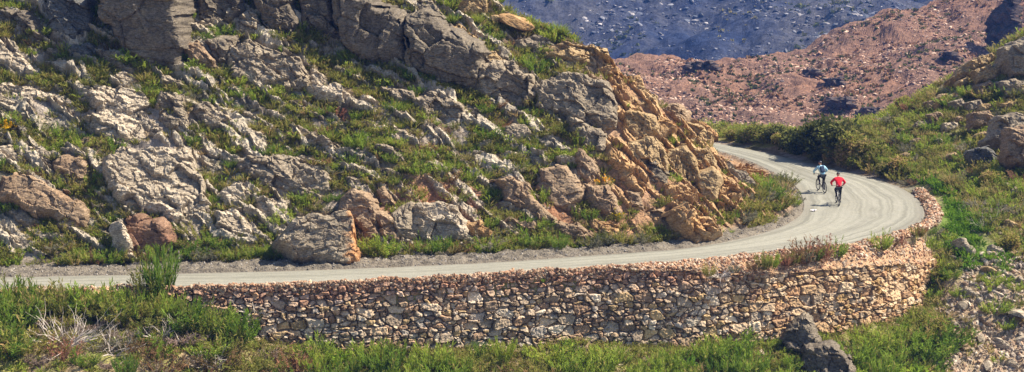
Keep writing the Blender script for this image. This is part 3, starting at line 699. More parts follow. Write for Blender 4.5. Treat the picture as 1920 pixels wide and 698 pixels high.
L_ = [
 # poly, face, yaw, mat, kwargs, label
 ([(-60,0),(0,12),(35,20),(62,38),(75,62),(60,75),(30,50),(0,40),(-60,50)],70,-15,'dark',{}, 'rounded dark crag cut by the upper left corner of the photo'),
 ([(88,-30),(158,-30),(168,25),(170,60),(150,76),(105,74),(88,60)],76,0,'blue',dict(T=2.5), 'upright blue grey rock pillar beside the largest dark cliff'),
 ([(178,-30),(325,-30),(335,60),(343,125),(330,135),(250,115),(215,75),(182,30)],85,-2,'dark',dict(T=3.5,amp=.55,led=.3,blk=2.6), 'largest smooth dark cliff at the top with a straight pale right edge'),
 ([(-60,60),(0,70),(30,95),(60,112),(80,125),(82,140),(40,140),(0,125),(-60,110)],52,12,'pale',{}, 'pale rough slab sloping down from the left edge under the orange tuft'),
 ([(-60,150),(0,152),(60,155),(110,170),(140,200),(150,240),(100,245),(40,225),(0,210),(-60,200)],46,10,'pale',dict(lam=.06), 'broad pale layered slab on the left above the yellow flowers'),
 ([(110,80),(165,78),(178,95),(170,110),(130,100)],62,0,'blue',{}, 'small shaded block just under the upright rock pillar'),
 ([(180,85),(215,95),(250,130),(240,138),(190,115)],58,0,'grey',{}, 'grey wedge between the pillar and the small pale boulder'),
 ([(210,137),(235,130),(255,140),(250,160),(220,157)],50,15,'pale',dict(T=.8), 'small pale pinkish boulder perched above the cap slab'),
 ([(165,165),(220,155),(270,175),(300,205),(290,217),(240,217),(180,200)],56,14,'pale',dict(T=1.8,lam=.05), 'smooth pale cap slab with a shadowed underside'),
 ([(-50,265),(0,267),(25,270),(42,285),(40,305),(0,312),(-50,312)],58,5,'pale',{}, 'pale squat block on the left edge below the yellow flowers'),
 ([(45,272),(65,270),(100,285),(92,300),(60,305)],58,5,'pale',{}, 'small pale rock next to the squat block at left'),
 ([(113,272),(145,270),(160,290),(150,300),(120,290)],55,5,'grey',{}, 'small fractured grey rock above the round brown boulder'),
 ([(95,302),(120,285),(150,291),(165,312),(162,347),(130,342),(100,325)],68,-5,'brown',dict(amp=.6,led=.3), 'round brown boulder between two pale outcrops on the left'),
 ([(0,320),(40,322),(90,338),(130,362),(168,385),(172,420),(145,442),(115,420),(70,402),(30,385),(0,370)],64,6,'brown',dict(T=2.2,amp=.7,led=.5,bed=-24), 'long whale backed brown slab with a bright upper rim'),
 ([(-40,345),(0,345),(20,355),(28,375),(10,387),(-40,380)],66,0,'red',{}, 'reddish rock tucked at the left edge beside the whale backed slab'),
 ([(10,390),(40,392),(70,412),(76,428),(30,422)],60,0,'grey',{}, 'low grey rock under the hollow of the whale backed slab'),
 ([(5,437),(30,430),(58,437),(55,462),(10,467)],50,10,'pale',dict(T=.8), 'lumpy pale rock low on the left above the road'),
 ([(150,208),(210,205),(300,210),(335,232),(352,268),(300,277),(240,270),(190,262)],46,14,'pale',dict(lam=.08,blk=1.6), 'upper part of the pale wrinkled outcrop under the cap slab'),
 ([(195,285),(240,265),(300,272),(355,268),(372,310),(395,380),(403,425),(385,443),(340,420),(300,392),(240,387),(205,350)],52,12,'pale',dict(T=2.0,lam=.08,blk=1.7), 'largest pale wrinkled outcrop descending to the grassy ledge at left'),
 ([(232,410),(250,405),(310,420),(324,455),(300,477),(240,472),(226,440)],74,-4,'red',dict(amp=.45,led=.1), 'flat rust brown slab just above the small post'),
 ([(219,415),(232,405),(240,430),(250,460),(262,488),(248,482),(228,450)],60,25,'pale',dict(T=.8), 'narrow pale leaning stone on the left of the rust brown slab'),
 ([(368,190),(395,190),(430,212),(437,228),(410,245),(375,230),(365,205)],58,4,'grey',dict(lam=.05), 'ragged grey rock above the middle of the left hillside'),
 ([(300,168),(340,170),(352,205),(358,247),(320,240),(295,220)],55,12,'grey',dict(lam=.07), 'flaky layered rock beneath the straight cliff edge'),
 ([(435,282),(500,287),(560,292),(605,315),(622,350),(605,377),(560,367),(500,347),(460,327),(440,300)],58,6,'grey',dict(T=1.8), 'wide grey ledge above the big roadside boulder'),
 ([(380,303),(410,303),(428,318),(400,324)],46,10,'pale',dict(T=.6), 'tiny bright flat rock left of the wide grey ledge'),
 ([(405,360),(440,335),(470,345),(478,360),(447,387),(415,387)],54,10,'pale',{}, 'pale knobbly rock between the wrinkled outcrop and the wide ledge'),
 ([(405,392),(440,387),(470,410),(480,442),(430,447),(405,425)],52,10,'pale',dict(lam=.06), 'lower pale knobbly rock with wavy layers'),
 ([(478,372),(520,365),(547,375),(532,400),(500,412),(480,397)],50,10,'pale',dict(lam=.06), 'flat topped pale rock up and left of the big roadside boulder'),
 ([(525,442),(560,402),(600,391),(655,395),(665,430),(679,482),(668,492),(600,490),(560,472)],62,10,'grey',dict(T=2.2,lam=.06,blk=2.2,bed=10,stain=652,amp=.8), 'big grey roadside boulder with an orange scar on its right side'),
 ([(630,402),(640,375),(665,352),(690,360),(708,385),(714,420),(716,452),(680,452),(665,412)],72,4,'brown',dict(T=2,amp=.7), 'pinkish brown crag right behind the big roadside boulder'),
 ([(415,449),(440,450),(462,465),(440,472)],55,5,'grey',dict(T=.6), 'little grey stone left of the big roadside boulder near the verge'),
 ([(455,242),(490,243),(513,268),(480,264)],50,8,'pale',dict(T=.7), 'thin pale ledge high above the wide grey ledge'),
 ([(538,225),(590,248),(620,263),(663,285),(640,293),(590,271),(545,243)],54,8,'grey',dict(T=.8), 'long narrow stepped rib slanting down through the grass'),
 ([(360,-25),(445,-25),(460,15),(440,47),(395,47),(370,25)],74,0,'dark',dict(T=2.5), 'dark slab at the top right of the largest cliff'),
 ([(447,20),(470,15),(488,40),(480,65),(450,60),(440,45)],66,4,'grey',{}, 'rough grey rib leaning against the dark top slab'),
 ([(465,-25),(538,-25),(547,30),(557,45),(550,66),(510,63),(490,40)],82,0,'dark',dict(T=2.5), 'cracked dark crag in the middle of the top left skyline'),
 ([(340,77),(368,72),(395,100),(420,131),(380,126),(350,110)],62,6,'brown',{}, 'triangular brown rock to the right of the straight cliff edge'),
 ([(385,72),(433,68),(428,122),(400,112)],76,0,'dark',{}, 'shaded dark recess block left of the split grey boulder'),
 ([(430,75),(470,70),(510,90),(560,105),(580,135),(583,162),(560,168),(520,162),(470,160),(430,140),(427,100)],62,8,'grey',dict(T=2.2), 'huge split grey boulder with a bright right shoulder'),
 ([(295,133),(330,140),(347,156),(320,162),(295,160)],60,0,'grey',dict(T=.8), 'small grey rock right below the largest cliff'),
 ([(345,40),(380,35),(418,52),(402,67),(360,57)],52,8,'pale',dict(T=.8), 'slanting pale ledge under the dark top slab'),
 ([(583,127),(605,135),(622,150),(605,167),(582,160)],56,12,'pale',dict(T=.8), 'pale stepped rock at the right end of the huge split boulder'),
 ([(560,-25),(610,-25),(627,45),(650,75),(632,82),(590,60),(565,50)],80,0,'dark',dict(T=2.5), 'steep dark buttress left of the long vertical cliff'),
 ([(612,-25),(690,-5),(697,15),(745,25),(757,60),(762,112),(755,127),(720,122),(670,112),(645,82),(625,45)],85,-2,'dark',dict(T=3.5,amp=.7,bed=80,blk=2.0,led=.5), 'left half of the long dark cliff with vertical ribs'),
 ([(757,35),(790,25),(830,45),(880,75),(907,97),(896,132),(882,172),(840,152),(800,140),(762,117)],84,-2,'dark',dict(T=3.0,amp=.75,bed=-38,blk=2.2), 'right half of the long dark cliff with a slanting bright brow'),
 ([(893,125),(917,112),(960,118),(995,140),(1002,180),(985,202),(930,192),(890,172)],74,-2,'grey',dict(T=2.2), 'grey blocky crag right of the deep diagonal crack'),
 ([(835,50),(860,38),(882,50),(912,77),(902,92),(870,78)],50,12,'tan',dict(T=.9), 'yellowish domed slab above the dark cliff brow'),
 ([(765,-10),(810,-5),(835,20),(842,37),(800,32),(780,20)],58,5,'grey',dict(T=1), 'low grey boulders among the tufts above the dark cliff'),
 ([(850,-30),(915,-30),(918,20),(897,32),(870,22)],66,18,'tan',dict(T=1.2), 'tawny block on the skyline at the top left of the gorge'),
 ([(573,150),(620,155),(665,165),(682,192),(650,192),(600,177)],48,14,'pale',dict(T=.8,lam=.05), 'bright pale slab below the huge split boulder'),
 ([(678,172),(700,180),(735,205),(748,218),(705,207),(680,192)],48,14,'pale',dict(T=.8,lam=.05), 'bright pale slab continuing down right of its twin'),
 ([(713,157),(745,162),(772,170),(777,187),(750,190),(725,177)],64,0,'grey',dict(T=.9), 'grey ledge rock under the long dark cliff'),
 ([(768,187),(800,170),(835,175),(867,195),(862,227),(820,227),(780,207)],66,2,'grey',dict(T=1.1), 'dusky square outcrop among grass below the dark cliff'),
 ([(865,197),(895,197),(922,210),(917,224),(880,224)],56,8,'grey',dict(T=.8,lam=.05), 'low layered rock right of the dusky square outcrop'),
 ([(688,225),(740,232),(782,250),(797,276),(765,264),(720,242)],50,12,'pale',dict(T=.8,lam=.06), 'broken white slab in the middle of the hillside'),
 ([(598,80),(620,83),(632,100),(610,107)],55,8,'grey',dict(T=.7), 'small grey stone in the grass left of the long dark cliff'),
 ([(795,240),(820,245),(840,265),(812,274),(795,262)],50,12,'pale',dict(T=.7,lam=.05), 'small white crumbly slab right of the broken one'),
 ([(700,265),(740,273),(765,288),(777,309),(750,302),(715,282)],56,8,'grey',dict(T=.8), 'domed grey rib below the broken white slab'),
 ([(828,316),(845,306),(875,317),(888,327),(850,327)],52,8,'pale',dict(T=.7), 'flat pale rock peeking out above the red soil cut'),
 ([(890,262),(918,259),(928,273),(900,277)],54,8,'pale',dict(T=.6), 'small pale block in the grass at mid slope'),
 ([(878,281),(905,277),(928,291),(910,299)],50,10,'pale',dict(T=.6), 'second small pale block just under the first at mid slope'),
 ([(600,256),(625,263),(657,280),(630,288),(600,272)],56,6,'grey',dict(T=.8), 'grey ledge end just under the narrow stepped rib'),
 ([(765,420),(768,387),(800,378),(860,382),(877,410),(872,442),(820,457),(780,447),(755,440)],66,6,'pale',dict(T=1.6), 'chalky pale outcrop above the bright green verge'),
 ([(735,400),(765,383),(777,440),(755,455),(732,442)],74,-5,'grey',dict(T=1.2), 'shaded grey corner left of the chalky pale outcrop'),
 ([(698,397),(720,395),(742,415),(752,442),(747,457),(710,455)],70,0,'brown',dict(T=1.2), 'brown crag foot between the two roadside boulders'),
 ([(870,415),(900,408),(928,430),(917,447),(882,444)],60,8,'orange',dict(T=.9), 'orange stained rock right of the chalky pale outcrop'),
 ([(705,355),(720,347),(732,365),(737,382),(715,387)],68,0,'brown',dict(T=.8), 'small upright brown block above the brown crag foot'),
 ([(648,330),(675,325),(687,345),(667,352)],56,6,'grey',dict(T=.7), 'small grey rock above the pinkish brown crag'),
 ([(943,235),(965,226),(985,231),(1002,250),(992,264),(960,260),(943,248)],62,4,'grey',dict(T=1,amp=.7), 'smooth domed grey boulder below the blocky crag'),
 ([(1000,255),(1025,257),(1055,275),(1067,287),(1040,282),(1010,270)],50,12,'pale',dict(T=.7), 'sunlit rib running down right from the domed grey boulder'),
 ([(928,335),(960,328),(990,343),(1007,370),(1032,395),(1047,412),(1020,417),(985,402),(950,377)],68,4,'brown',dict(T=1.5,amp=.7,bed=-45), 'long smooth brown face slanting down above the verge'),
 ([(1012,315),(1060,310),(1077,330),(1097,350),(1092,377),(1060,392),(1020,382),(1008,345)],70,-4,'brown',dict(T=1.4,amp=.5,led=.2), 'bulging rounded orange brown rock face'),
 ([(1075,290),(1090,275),(1117,295),(1122,325),(1105,347),(1080,327)],68,4,'brown',dict(T=1.2,bed=-50), 'jagged brown rock left of the yellow flowered bush'),
 ([(1100,342),(1140,345),(1157,370),(1163,402),(1150,412),(1110,387),(1095,372)],70,2,'brown',dict(T=1.2,bed=-50), 'brown block under the yellow flowered bush'),
 ([(933,412),(960,405),(1000,415),(1012,434),(960,433)],60,6,'brown',dict(T=.9), 'low brown ledge in the bright green verge'),
 ([(1030,410),(1085,413),(1115,433),(1127,452),(1095,455),(1060,442),(1030,427)],64,6,'brown',dict(T=1.2,bed=-40), 'smooth brown snout just above the gravel verge'),
 ([(1110,410),(1140,412),(1162,420),(1167,442),(1135,447),(1115,430)],54,16,'orange',dict(T=1), 'bright orange scar right of the smooth brown snout'),
 ([(928,372),(960,374),(977,390),(950,397),(935,387)],56,6,'grey',dict(T=.7), 'small dark ledge above the low brown ledge'),
 ([(965,77),(1000,60),(1030,68),(1042,85),(1010,94),(970,92)],56,10,'grey',dict(T=1), 'sunlit grey hump below the capping boulder'),
 ([(1025,87),(1060,77),(1110,83),(1135,93),(1144,115),(1125,127),(1070,117),(1030,107)],62,10,'tan',dict(T=1.2), 'knobbly tan crest rock at the skyline step'),
 ([(903,97),(930,92),(957,110),(947,127),(915,122)],52,12,'tan',dict(T=.9), 'rounded tan slab above the blocky crag'),
 ([(1000,157),(1050,135),(1100,138),(1140,150),(1158,190),(1150,240),(1120,242),(1060,217),(1010,207)],72,0,'grey',dict(T=2.4,bed=-35,blk=1.6), 'massive grey buttress where the rock turns from grey to orange'),
 ([(1072,217),(1130,237),(1142,272),(1125,287),(1090,267),(1070,242)],68,4,'grey',dict(T=1.4,bed=-55), 'rough grey foot of the massive buttress'),
 ([(1170,212),(1185,203),(1230,217),(1233,240),(1215,257),(1190,267),(1172,242)],72,0,'tan',dict(T=1.6,amp=.6,bed=-60), 'big flat faced tan block on the orange nose'),
 ([(1222,227),(1250,219),(1270,235),(1240,262),(1222,264)],66,8,'orange',dict(T=1.3,amp=.5), 'smooth ochre block right of the flat faced tan block'),
 ([(1230,200),(1265,193),(1286,205),(1282,235),(1270,227),(1240,214)],70,-4,'brown',dict(T=1.3), 'dusky block capping the smooth ochre one'),
 ([(1172,270),(1225,255),(1252,290),(1247,322),(1210,312),(1178,297)],70,0,'tan',dict(T=1.5,bed=-60), 'broad ochre wall under the flat faced tan block'),
 ([(1283,225),(1320,233),(1337,255),(1327,277),(1290,272)],68,6,'tan',dict(T=1.3), 'crumbling tan pile on the edge of the nose'),
 ([(1305,223),(1335,236),(1350,257),(1335,262)],66,14,'orange',dict(T=1), 'last orange block on the nose skyline'),
 ([(1250,287),(1285,270),(1307,310),(1312,342),(1280,337),(1253,312)],70,0,'tan',dict(T=1.4,bed=-65), 'tall leaning tan slab in the middle of the nose'),
 ([(1300,275),(1330,278),(1345,300),(1350,325),(1325,318),(1305,300)],66,10,'tan',dict(T=1.2,bed=-60), 'cracked tan block near the tip of the nose'),
 ([(1308,330),(1340,315),(1352,330),(1347,372),(1315,377)],74,-2,'tan',dict(T=1.2,amp=.6), 'upright shaded tan pillar above the bright crumbly scar'),
 ([(1193,310),(1230,300),(1250,325),(1252,352),(1220,352),(1195,337)],72,-6,'dark',dict(T=1.2), 'dark brown face low on the nose'),
 ([(1143,265),(1167,278),(1192,313),(1214,352),(1203,374),(1175,332),(1148,297)],54,22,'orange',dict(T=1.2,bed=-60), 'long sunlit orange rib running down the nose'),
 ([(1360,298),(1380,308),(1402,323),(1425,342),(1400,349),(1368,337)],54,8,'grey',dict(T=.9), 'grey stone heap on the inside of the bend'),
 ([(1123,125),(1150,118),(1172,145),(1167,167),(1140,152)],58,14,'orange',dict(T=1,blk=.7), 'orange blocky rubble at the top of the nose'),
 ([(1153,172),(1200,158),(1232,180),(1228,202),(1180,197)],58,12,'tan',dict(T=1.2,blk=.8), 'sunlit tan shelf above the flat faced block'),
 ([(1180,142),(1202,140),(1210,162),(1185,164)],66,10,'orange',dict(T=.9), 'small orange cube like block on the nose crest'),
 ([(1268,387),(1295,376),(1307,410),(1333,442),(1310,450),(1283,427)],56,20,'orange',dict(T=1.1,bed=-60), 'bright orange edge rib above the gravel'),
 ([(1173,357),(1200,360),(1207,392),(1180,388)],68,0,'brown',dict(T=1), 'square brown block below the long orange rib'),
 ([(1198,395),(1245,388),(1265,410),(1258,427),(1210,418)],64,4,'brown',dict(T=1), 'grey brown ledge low on the nose left of the orange edge rib'),
 ([(1240,342),(1290,343),(1312,365),(1287,384),(1255,372)],54,16,'orange',dict(T=1.1,blk=.7), 'bright orange patch of rock in the middle of the nose'),
 ([(1335,347),(1365,328),(1393,360),(1384,392),(1348,398)],54,18,'orange',dict(T=1,blk=.6,amp=1.3), 'brightest crumbly orange scar at the tip of the nose'),
 ([(1288,402),(1330,405),(1354,430),(1332,447),(1303,442)],60,10,'orange',dict(T=.9,blk=.7), 'lowest orange rock of the nose beside the verge'),
 # right hand slope
 ([(1885,87),(1905,75),(1930,66),(1990,70),(1990,140),(1900,140),(1880,112)],72,-6,'grey',dict(T=1.6,amp=.6), 'large blue grey boulder on the top right skyline'),
 ([(1755,193),(1790,166),(1830,153),(1824,167),(1790,187),(1762,198)],44,10,'orange',dict(T=.8,led=.3), 'long orange slab lying on the right hand slope'),
 ([(1785,142),(1820,110),(1862,93),(1874,106),(1842,127),(1800,147)],60,0,'tan',dict(T=1), 'tan ridge rock left of the large skyline boulder'),
 ([(1875,150),(1905,143),(1925,152),(1925,180),(1885,182)],68,-6,'grey',dict(T=1), 'brown grey block under the skyline boulder at the right edge'),
 ([(1738,188),(1752,188),(1768,200),(1745,207)],64,-4,'brown',dict(T=.7), 'small brown rock at the left end of the orange slab'),
 ([(1742,212),(1765,209),(1775,228),(1745,234)],66,-4,'brown',dict(T=.7), 'brown rock below the left end of the orange slab'),
 ([(1785,188),(1806,183),(1812,200),(1795,207)],64,-4,'grey',dict(T=.7), 'grey rock right under the orange slab'),
 ([(1815,190),(1840,185),(1850,205),(1820,208)],66,-4,'grey',dict(T=.7), 'grey rock in the middle of the right hand pile'),
 ([(1822,208),(1855,205),(1868,222),(1850,240),(1824,238)],66,-4,'brown',dict(T=.8), 'brown topped rock in the middle of the right hand pile'),
 ([(1768,230),(1798,226),(1802,240),(1775,244)],52,6,'pale',dict(T=.6), 'flat pale rock at the foot of the right hand pile'),
 ([(1865,243),(1880,217),(1910,208),(1950,225),(1950,277),(1880,277),(1852,262)],70,-4,'grey',dict(T=1.4), 'wide bluish boulder on the right edge'),
 ([(1815,280),(1850,272),(1867,290),(1857,307),(1820,302)],68,-14,'blue',dict(T=.9), 'dark blue boulder at the lower left of the right hand pile'),
 ([(1895,240),(1960,235),(1960,315),(1912,308),(1888,292)],72,-6,'brown',dict(T=1.2), 'tall shaded boulder on the right edge under the wide bluish one'),
 ([(1830,160),(1860,150),(1875,165),(1862,182),(1835,180)],68,-6,'brown',dict(T=.8), 'brown block at the right end of the orange slab'),
 ([(1830,130),(1862,118),(1880,135),(1870,150),(1838,150)],66,-4,'tan',dict(T=.9), 'tawny rock under the tan ridge rock'),
 ([(1750,225),(1735,240),(1712,237),(1722,226)],58,0,'grey',dict(T=.5), 'lone small rock in the bushes left of the right hand pile'),
 ([(1797,443),(1812,443),(1836,470),(1832,480),(1822,474)],46,16,'pale',dict(T=.6,amp=.3,led=0,lift=.3), 'long pale fallen stone lying below the bright green strip'),
 ([(1466,636),(1480,610),(1506,594),(1522,612),(1532,638),(1536,658),(1505,664),(1474,655)],76,-14,'dark',dict(T=.8,amp=1.1,rnd=.15), 'dark blue grey outcrop against the foot of the wall'),
 ([(1508,652),(1545,646),(1575,660),(1594,690),(1594,735),(1545,735),(1504,690)],76,-14,'dark',dict(T=.8,amp=1.1,rnd=.15), 'lower dark outcrop with a pale upper rim below the wall'),
]
for row in L_:
    poly, face, yaw, mat, kw, lab = row
    rock(poly, face, yaw, mat, label=lab, cat='boulder' if 'boulder' in lab else 'rock', name='boulder' if 'boulder' in lab else 'rock_outcrop', **kw)
EXTRA_ROCKS = []
rx_ = np.random.default_rng(91)
def blob(cx, cy, w_, h_, tilt=-.35):
    n_ = 9; an = np.linspace(0, 2 * np.pi, n_, endpoint=False) + rx_.uniform(-.2, .2, n_); q = rx_.uniform(.75, 1.05, n_); x = np.cos(an) * w_ * q; y = np.sin(an) * h_ * q
    return [(cx + a_, cy + b_ + a_ * tilt * -1) for a_, b_ in zip(x, y)]
for cx, cy, w_, h_, mt_, tl in [(1812, 150, 14, 8, 'tan', .3), (1848, 200, 12, 8, 'tan', .2), (1892, 195, 16, 9, 'tan', .1), (1770, 178, 11, 6, 'tan', .4), (1800, 222, 10, 7, 'brown', .1), (1846, 252, 12, 7, 'tan', 0), (1872, 128, 12, 8, 'tan', .2), (1720, 262, 9, 5, 'brown', .1), (1700, 290, 10, 5, 'tan', 0), (1672, 268, 8, 4, 'red', 0),
    (1790, 290, 10, 6, 'tan', 0), (1762, 262, 9, 5, 'pale', 0), (1866, 330, 9, 5, 'pale', 0), (1900, 418, 14, 8, 'tan', -.4), (1870, 465, 16, 6, 'pale', -.5), (1906, 520, 20, 8, 'pale', -.5), (1860, 505, 14, 7, 'tan', -.5), (1690, 242, 9, 4, 'tan', .1), (1640, 278, 8, 4, 'tan', 0), (1590, 265, 7, 4, 'tan', 0),
    (1820, 545, 12, 7, 'pale', -.4), (1880, 640, 18, 9, 'pale', -.4), (1850, 600, 10, 8, 'brown', -.3), (1795, 610, 10, 7, 'grey', -.3), (1900, 680, 16, 9, 'pale', -.3),
    (520, 215, 26, 6, 'pale', -.5), (470, 215, 20, 6, 'grey', -.5), (600, 215, 24, 6, 'grey', -.5), (640, 235, 22, 5, 'pale', -.45), (560, 300, 20, 6, 'grey', -.4), (680, 300, 22, 6, 'grey', -.45), (520, 310, 14, 5, 'pale', -.4), (735, 320, 20, 5, 'grey', -.4), (560, 195, 20, 5, 'grey', -.5), (830, 245, 16, 5, 'pale', -.4), (870, 300, 20, 5, 'grey', -.3),
    (930, 305, 24, 6, 'grey', -.25), (960, 285, 16, 5, 'pale', -.3), (1010, 300, 18, 5, 'pale', -.35), (640, 130, 16, 6, 'grey', -.5), (760, 215, 16, 5, 'grey', -.4), (500, 340, 12, 5, 'pale', -.4), (395, 275, 14, 5, 'grey', -.4), (450, 180, 20, 5, 'grey', -.5), (100, 95, 14, 6, 'grey', -.4), (130, 190, 10, 6, 'pale', -.3)]:
    o_ = rock(blob(cx, cy, w_, h_, tl), 50 if mt_ == 'pale' else 60, 10, mt_, T=.7, lift=.28, label=''); EXTRA_ROCKS.append((o_, mt_, cx, cy, w_))
# capping boulder and its neighbour, perched on the crest
def boulder(px, py, Y, sx, sy, sz, rx, ry, mat, label, seed, sub=5):
    bm = bmesh.new(); bmesh.ops.create_icosphere(bm, subdivisions=sub, radius=1)
    V = np.array([v.co[:] for v in bm.verts]); r = np.random.default_rng(seed)
    for k in range(16):
        d = r.normal(size=3); d /= np.linalg.norm(d); c = r.uniform(.6, .92); h = V @ d; V = V - np.outer(np.maximum(h - c, 0) * .9, d)
    V = V * (1 + .05 * fbm(V[:, 0] * 2.5 + V[:, 2] * 1.7, V[:, 1] * 2.5 - V[:, 2] * 2.1, 5, seed))[:, None] * np.array([sx, sy, sz])
    for v, c in zip(bm.verts, V): v.co = c
    o = bm_obj('boulder', bm, M[mat]); a = o.data.attributes.new('col', 'FLOAT_COLOR', 'POINT'); a.data.foreach_set('color', np.ones(len(V) * 4, dtype=np.float32))
    p = hit(px, py)[0] + np.array([0, -.25, sz * .8]); o.location = Vector(p); o.rotation_euler = (0, math.radians(ry), math.radians(rx)); tag(o, label, 'boulder'); return o
boulder(968, 52, 106.9, 1.08, .8, .40, -8, 16, 'orange', 'tawny capping boulder perched on the skyline over a dark undercut', 3)
boulder(930, 42, 108.0, .42, .4, .28, 0, 10, 'tan', 'small round boulder left of the capping boulder', 4)
# outcrops on the far pink slope, coloured dark to stand for shaded scarps
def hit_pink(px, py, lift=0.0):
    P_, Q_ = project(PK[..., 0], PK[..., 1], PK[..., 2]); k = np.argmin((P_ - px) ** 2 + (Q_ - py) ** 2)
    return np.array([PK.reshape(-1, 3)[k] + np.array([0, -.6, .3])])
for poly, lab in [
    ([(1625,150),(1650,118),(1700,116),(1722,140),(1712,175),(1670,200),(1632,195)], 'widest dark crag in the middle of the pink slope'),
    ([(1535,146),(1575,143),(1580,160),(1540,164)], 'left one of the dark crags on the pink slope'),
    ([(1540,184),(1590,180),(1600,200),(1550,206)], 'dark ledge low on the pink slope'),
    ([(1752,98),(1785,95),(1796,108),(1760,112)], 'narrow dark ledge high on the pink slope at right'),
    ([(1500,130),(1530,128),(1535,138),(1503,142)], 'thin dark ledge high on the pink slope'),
    ([(1850,30),(1885,-10),(1915,-20),(1900,60),(1875,95),(1845,85)], 'tall dark crag closing the pink slope at top right'),  # crag darkened to stand for the shaded gully there
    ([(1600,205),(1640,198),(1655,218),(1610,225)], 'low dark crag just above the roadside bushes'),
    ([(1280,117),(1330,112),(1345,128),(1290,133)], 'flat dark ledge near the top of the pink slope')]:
    rock(poly, 72, -60, 'crag_shade', T=.9, lift=.3, rnd=.5, amp=2.4, blk=1.6, res=.22, label=lab, hitf=hit_pink, name='crag', cat='crag')

# ------------------------------------------------------------------ plants
def blades(base, d, L, wd, droop, r, tone0=0.0, clump=None):
    n = len(base); side = np.cross(d, r.normal(size=(n, 3))); side /= np.linalg.norm(side, axis=1)[:, None] + 1e-9
    p1 = base + d * (L * .5)[:, None]; d2 = d + np.array([0, 0, -1]) * droop[:, None]; d2 /= np.linalg.norm(d2, axis=1)[:, None]; p2 = p1 + d2 * (L * .5)[:, None]
    w_ = side * (wd * .5)[:, None]
    V = np.stack([base - w_ * .7, base + w_ * .7, p1 - w_, p1 + w_, p2], 1).reshape(-1, 3)
    F = (np.array([[0, 1, 3], [0, 3, 2], [2, 3, 4]])[None] + (np.arange(n) * 5)[:, None, None]).reshape(-1, 3)
    rn = r.uniform(0, 1, n); cl_ = clump if clump is not None else r.uniform(0, 1, n); t0 = np.broadcast_to(tone0, (n,))
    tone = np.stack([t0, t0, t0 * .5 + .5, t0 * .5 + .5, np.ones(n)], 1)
    Cc = np.stack([tone, np.repeat(rn[:, None], 5, 1), np.repeat(cl_[:, None], 5, 1)], -1).reshape(-1, 3)
    return V, F, Cc
def unit(v): return v / (np.linalg.norm(v, axis=1)[:, None] + 1e-9)
def tuft_arr(seed, n=80, rad=.18, h=.5, spread=.55, wd=.028, droop=.5):
    r = np.random.default_rng(seed); a = r.uniform(0, 2 * np.pi, n); q = np.sqrt(r.uniform(0, 1, n))
    base = np.stack([np.cos(a) * q * rad, np.sin(a) * q * rad, -.04 + 0 * a], 1)
    d = unit(np.stack([np.cos(a) * q * spread, np.sin(a) * q * spread, np.ones(n)], 1) + r.normal(0, .18, (n, 3)))
    return blades(base, d, h * r.uniform(.55, 1.1, n), wd * r.uniform(.7, 1.3, n), droop * r.uniform(.3, 1.3, n), r)
def feather_arr(seed, stems=24, leaves=26, h=1.0, rad=.20, spread=.75, leaf=.17, wd=.024, side=.55, start=.22):
    """many upright plumes, each a stem thick with short leaves"""
    r = np.random.default_rng(seed); a = r.uniform(0, 2 * np.pi, stems); q = np.sqrt(r.uniform(.02, 1, stems))
    b = np.stack([np.cos(a) * q * rad, np.sin(a) * q * rad, a * 0 - .05], 1); d = unit(np.stack([np.cos(a) * q * spread, np.sin(a) * q * spread, np.ones(stems)], 1) + r.normal(0, .10, (stems, 3)))
    L = h * r.uniform(.6, 1.05, stems) * (1 - .22 * q); up = np.array([0, 0, 1.0])
    t = np.tile(np.linspace(start, 1, leaves), (stems, 1)) + r.uniform(-.02, .02, (stems, leaves))
    bend = r.uniform(.0, .35, stems)
    P_ = b[:, None] + d[:, None] * (L[:, None] * t)[..., None] + up * (bend[:, None] * L[:, None] * t ** 2 * .3)[..., None]
    P_ = P_ + r.normal(0, .022, P_.shape)
    D = unit((d[:, None] * .9 + r.normal(0, side, P_.shape) + up * .25).reshape(-1, 3)); n = len(D)
    cl_ = np.repeat(r.uniform(0, 1, stems), leaves)
    V, F, K = blades(P_.reshape(-1, 3), D, leaf * r.uniform(.6, 1.25, n), wd * r.uniform(.7, 1.3, n), r.uniform(-.2, .3, n), r, t.ravel() * .8, cl_)
    Vs, Fs, Ks = blades(b, d, L * .95, np.full(stems, .03), np.zeros(stems), r, 0.0)
    return np.vstack([V, Vs]), np.vstack([F, Fs + len(V)]), np.vstack([K, Ks])
def leafy_arr(seed, lobes=16, per=110, h=1.0, w_=.62, leaf=.055):
    r = np.random.default_rng(seed); a = r.uniform(0, 2 * np.pi, lobes); q = r.uniform(.1, 1, lobes) ** .6; z = r.uniform(.25, .85, lobes)
    c = np.stack([np.cos(a) * q * w_ * .62, np.sin(a) * q * w_ * .62, z * h * (1.05 - .35 * q)], 1); rad = r.uniform(.16, .30, lobes) * h
    d = unit(r.normal(size=(lobes * per, 3))); rr = np.repeat(rad, per) * r.uniform(.45, 1.08, lobes * per) ** .6
    P_ = np.repeat(c, per, 0) + d * rr[:, None] * np.array([1.1, 1.1, .85]); P_[:, 2] = np.maximum(P_[:, 2], .03)
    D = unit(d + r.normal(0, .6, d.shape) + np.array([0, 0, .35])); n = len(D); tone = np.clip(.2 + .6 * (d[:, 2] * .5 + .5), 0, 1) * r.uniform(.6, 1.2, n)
    return blades(P_, D, leaf * 1.8 * r.uniform(.7, 1.3, n), leaf * r.uniform(.7, 1.3, n), r.uniform(0, .4, n), r, np.clip(tone, 0, 1), np.repeat(r.uniform(0, 1, lobes), per))
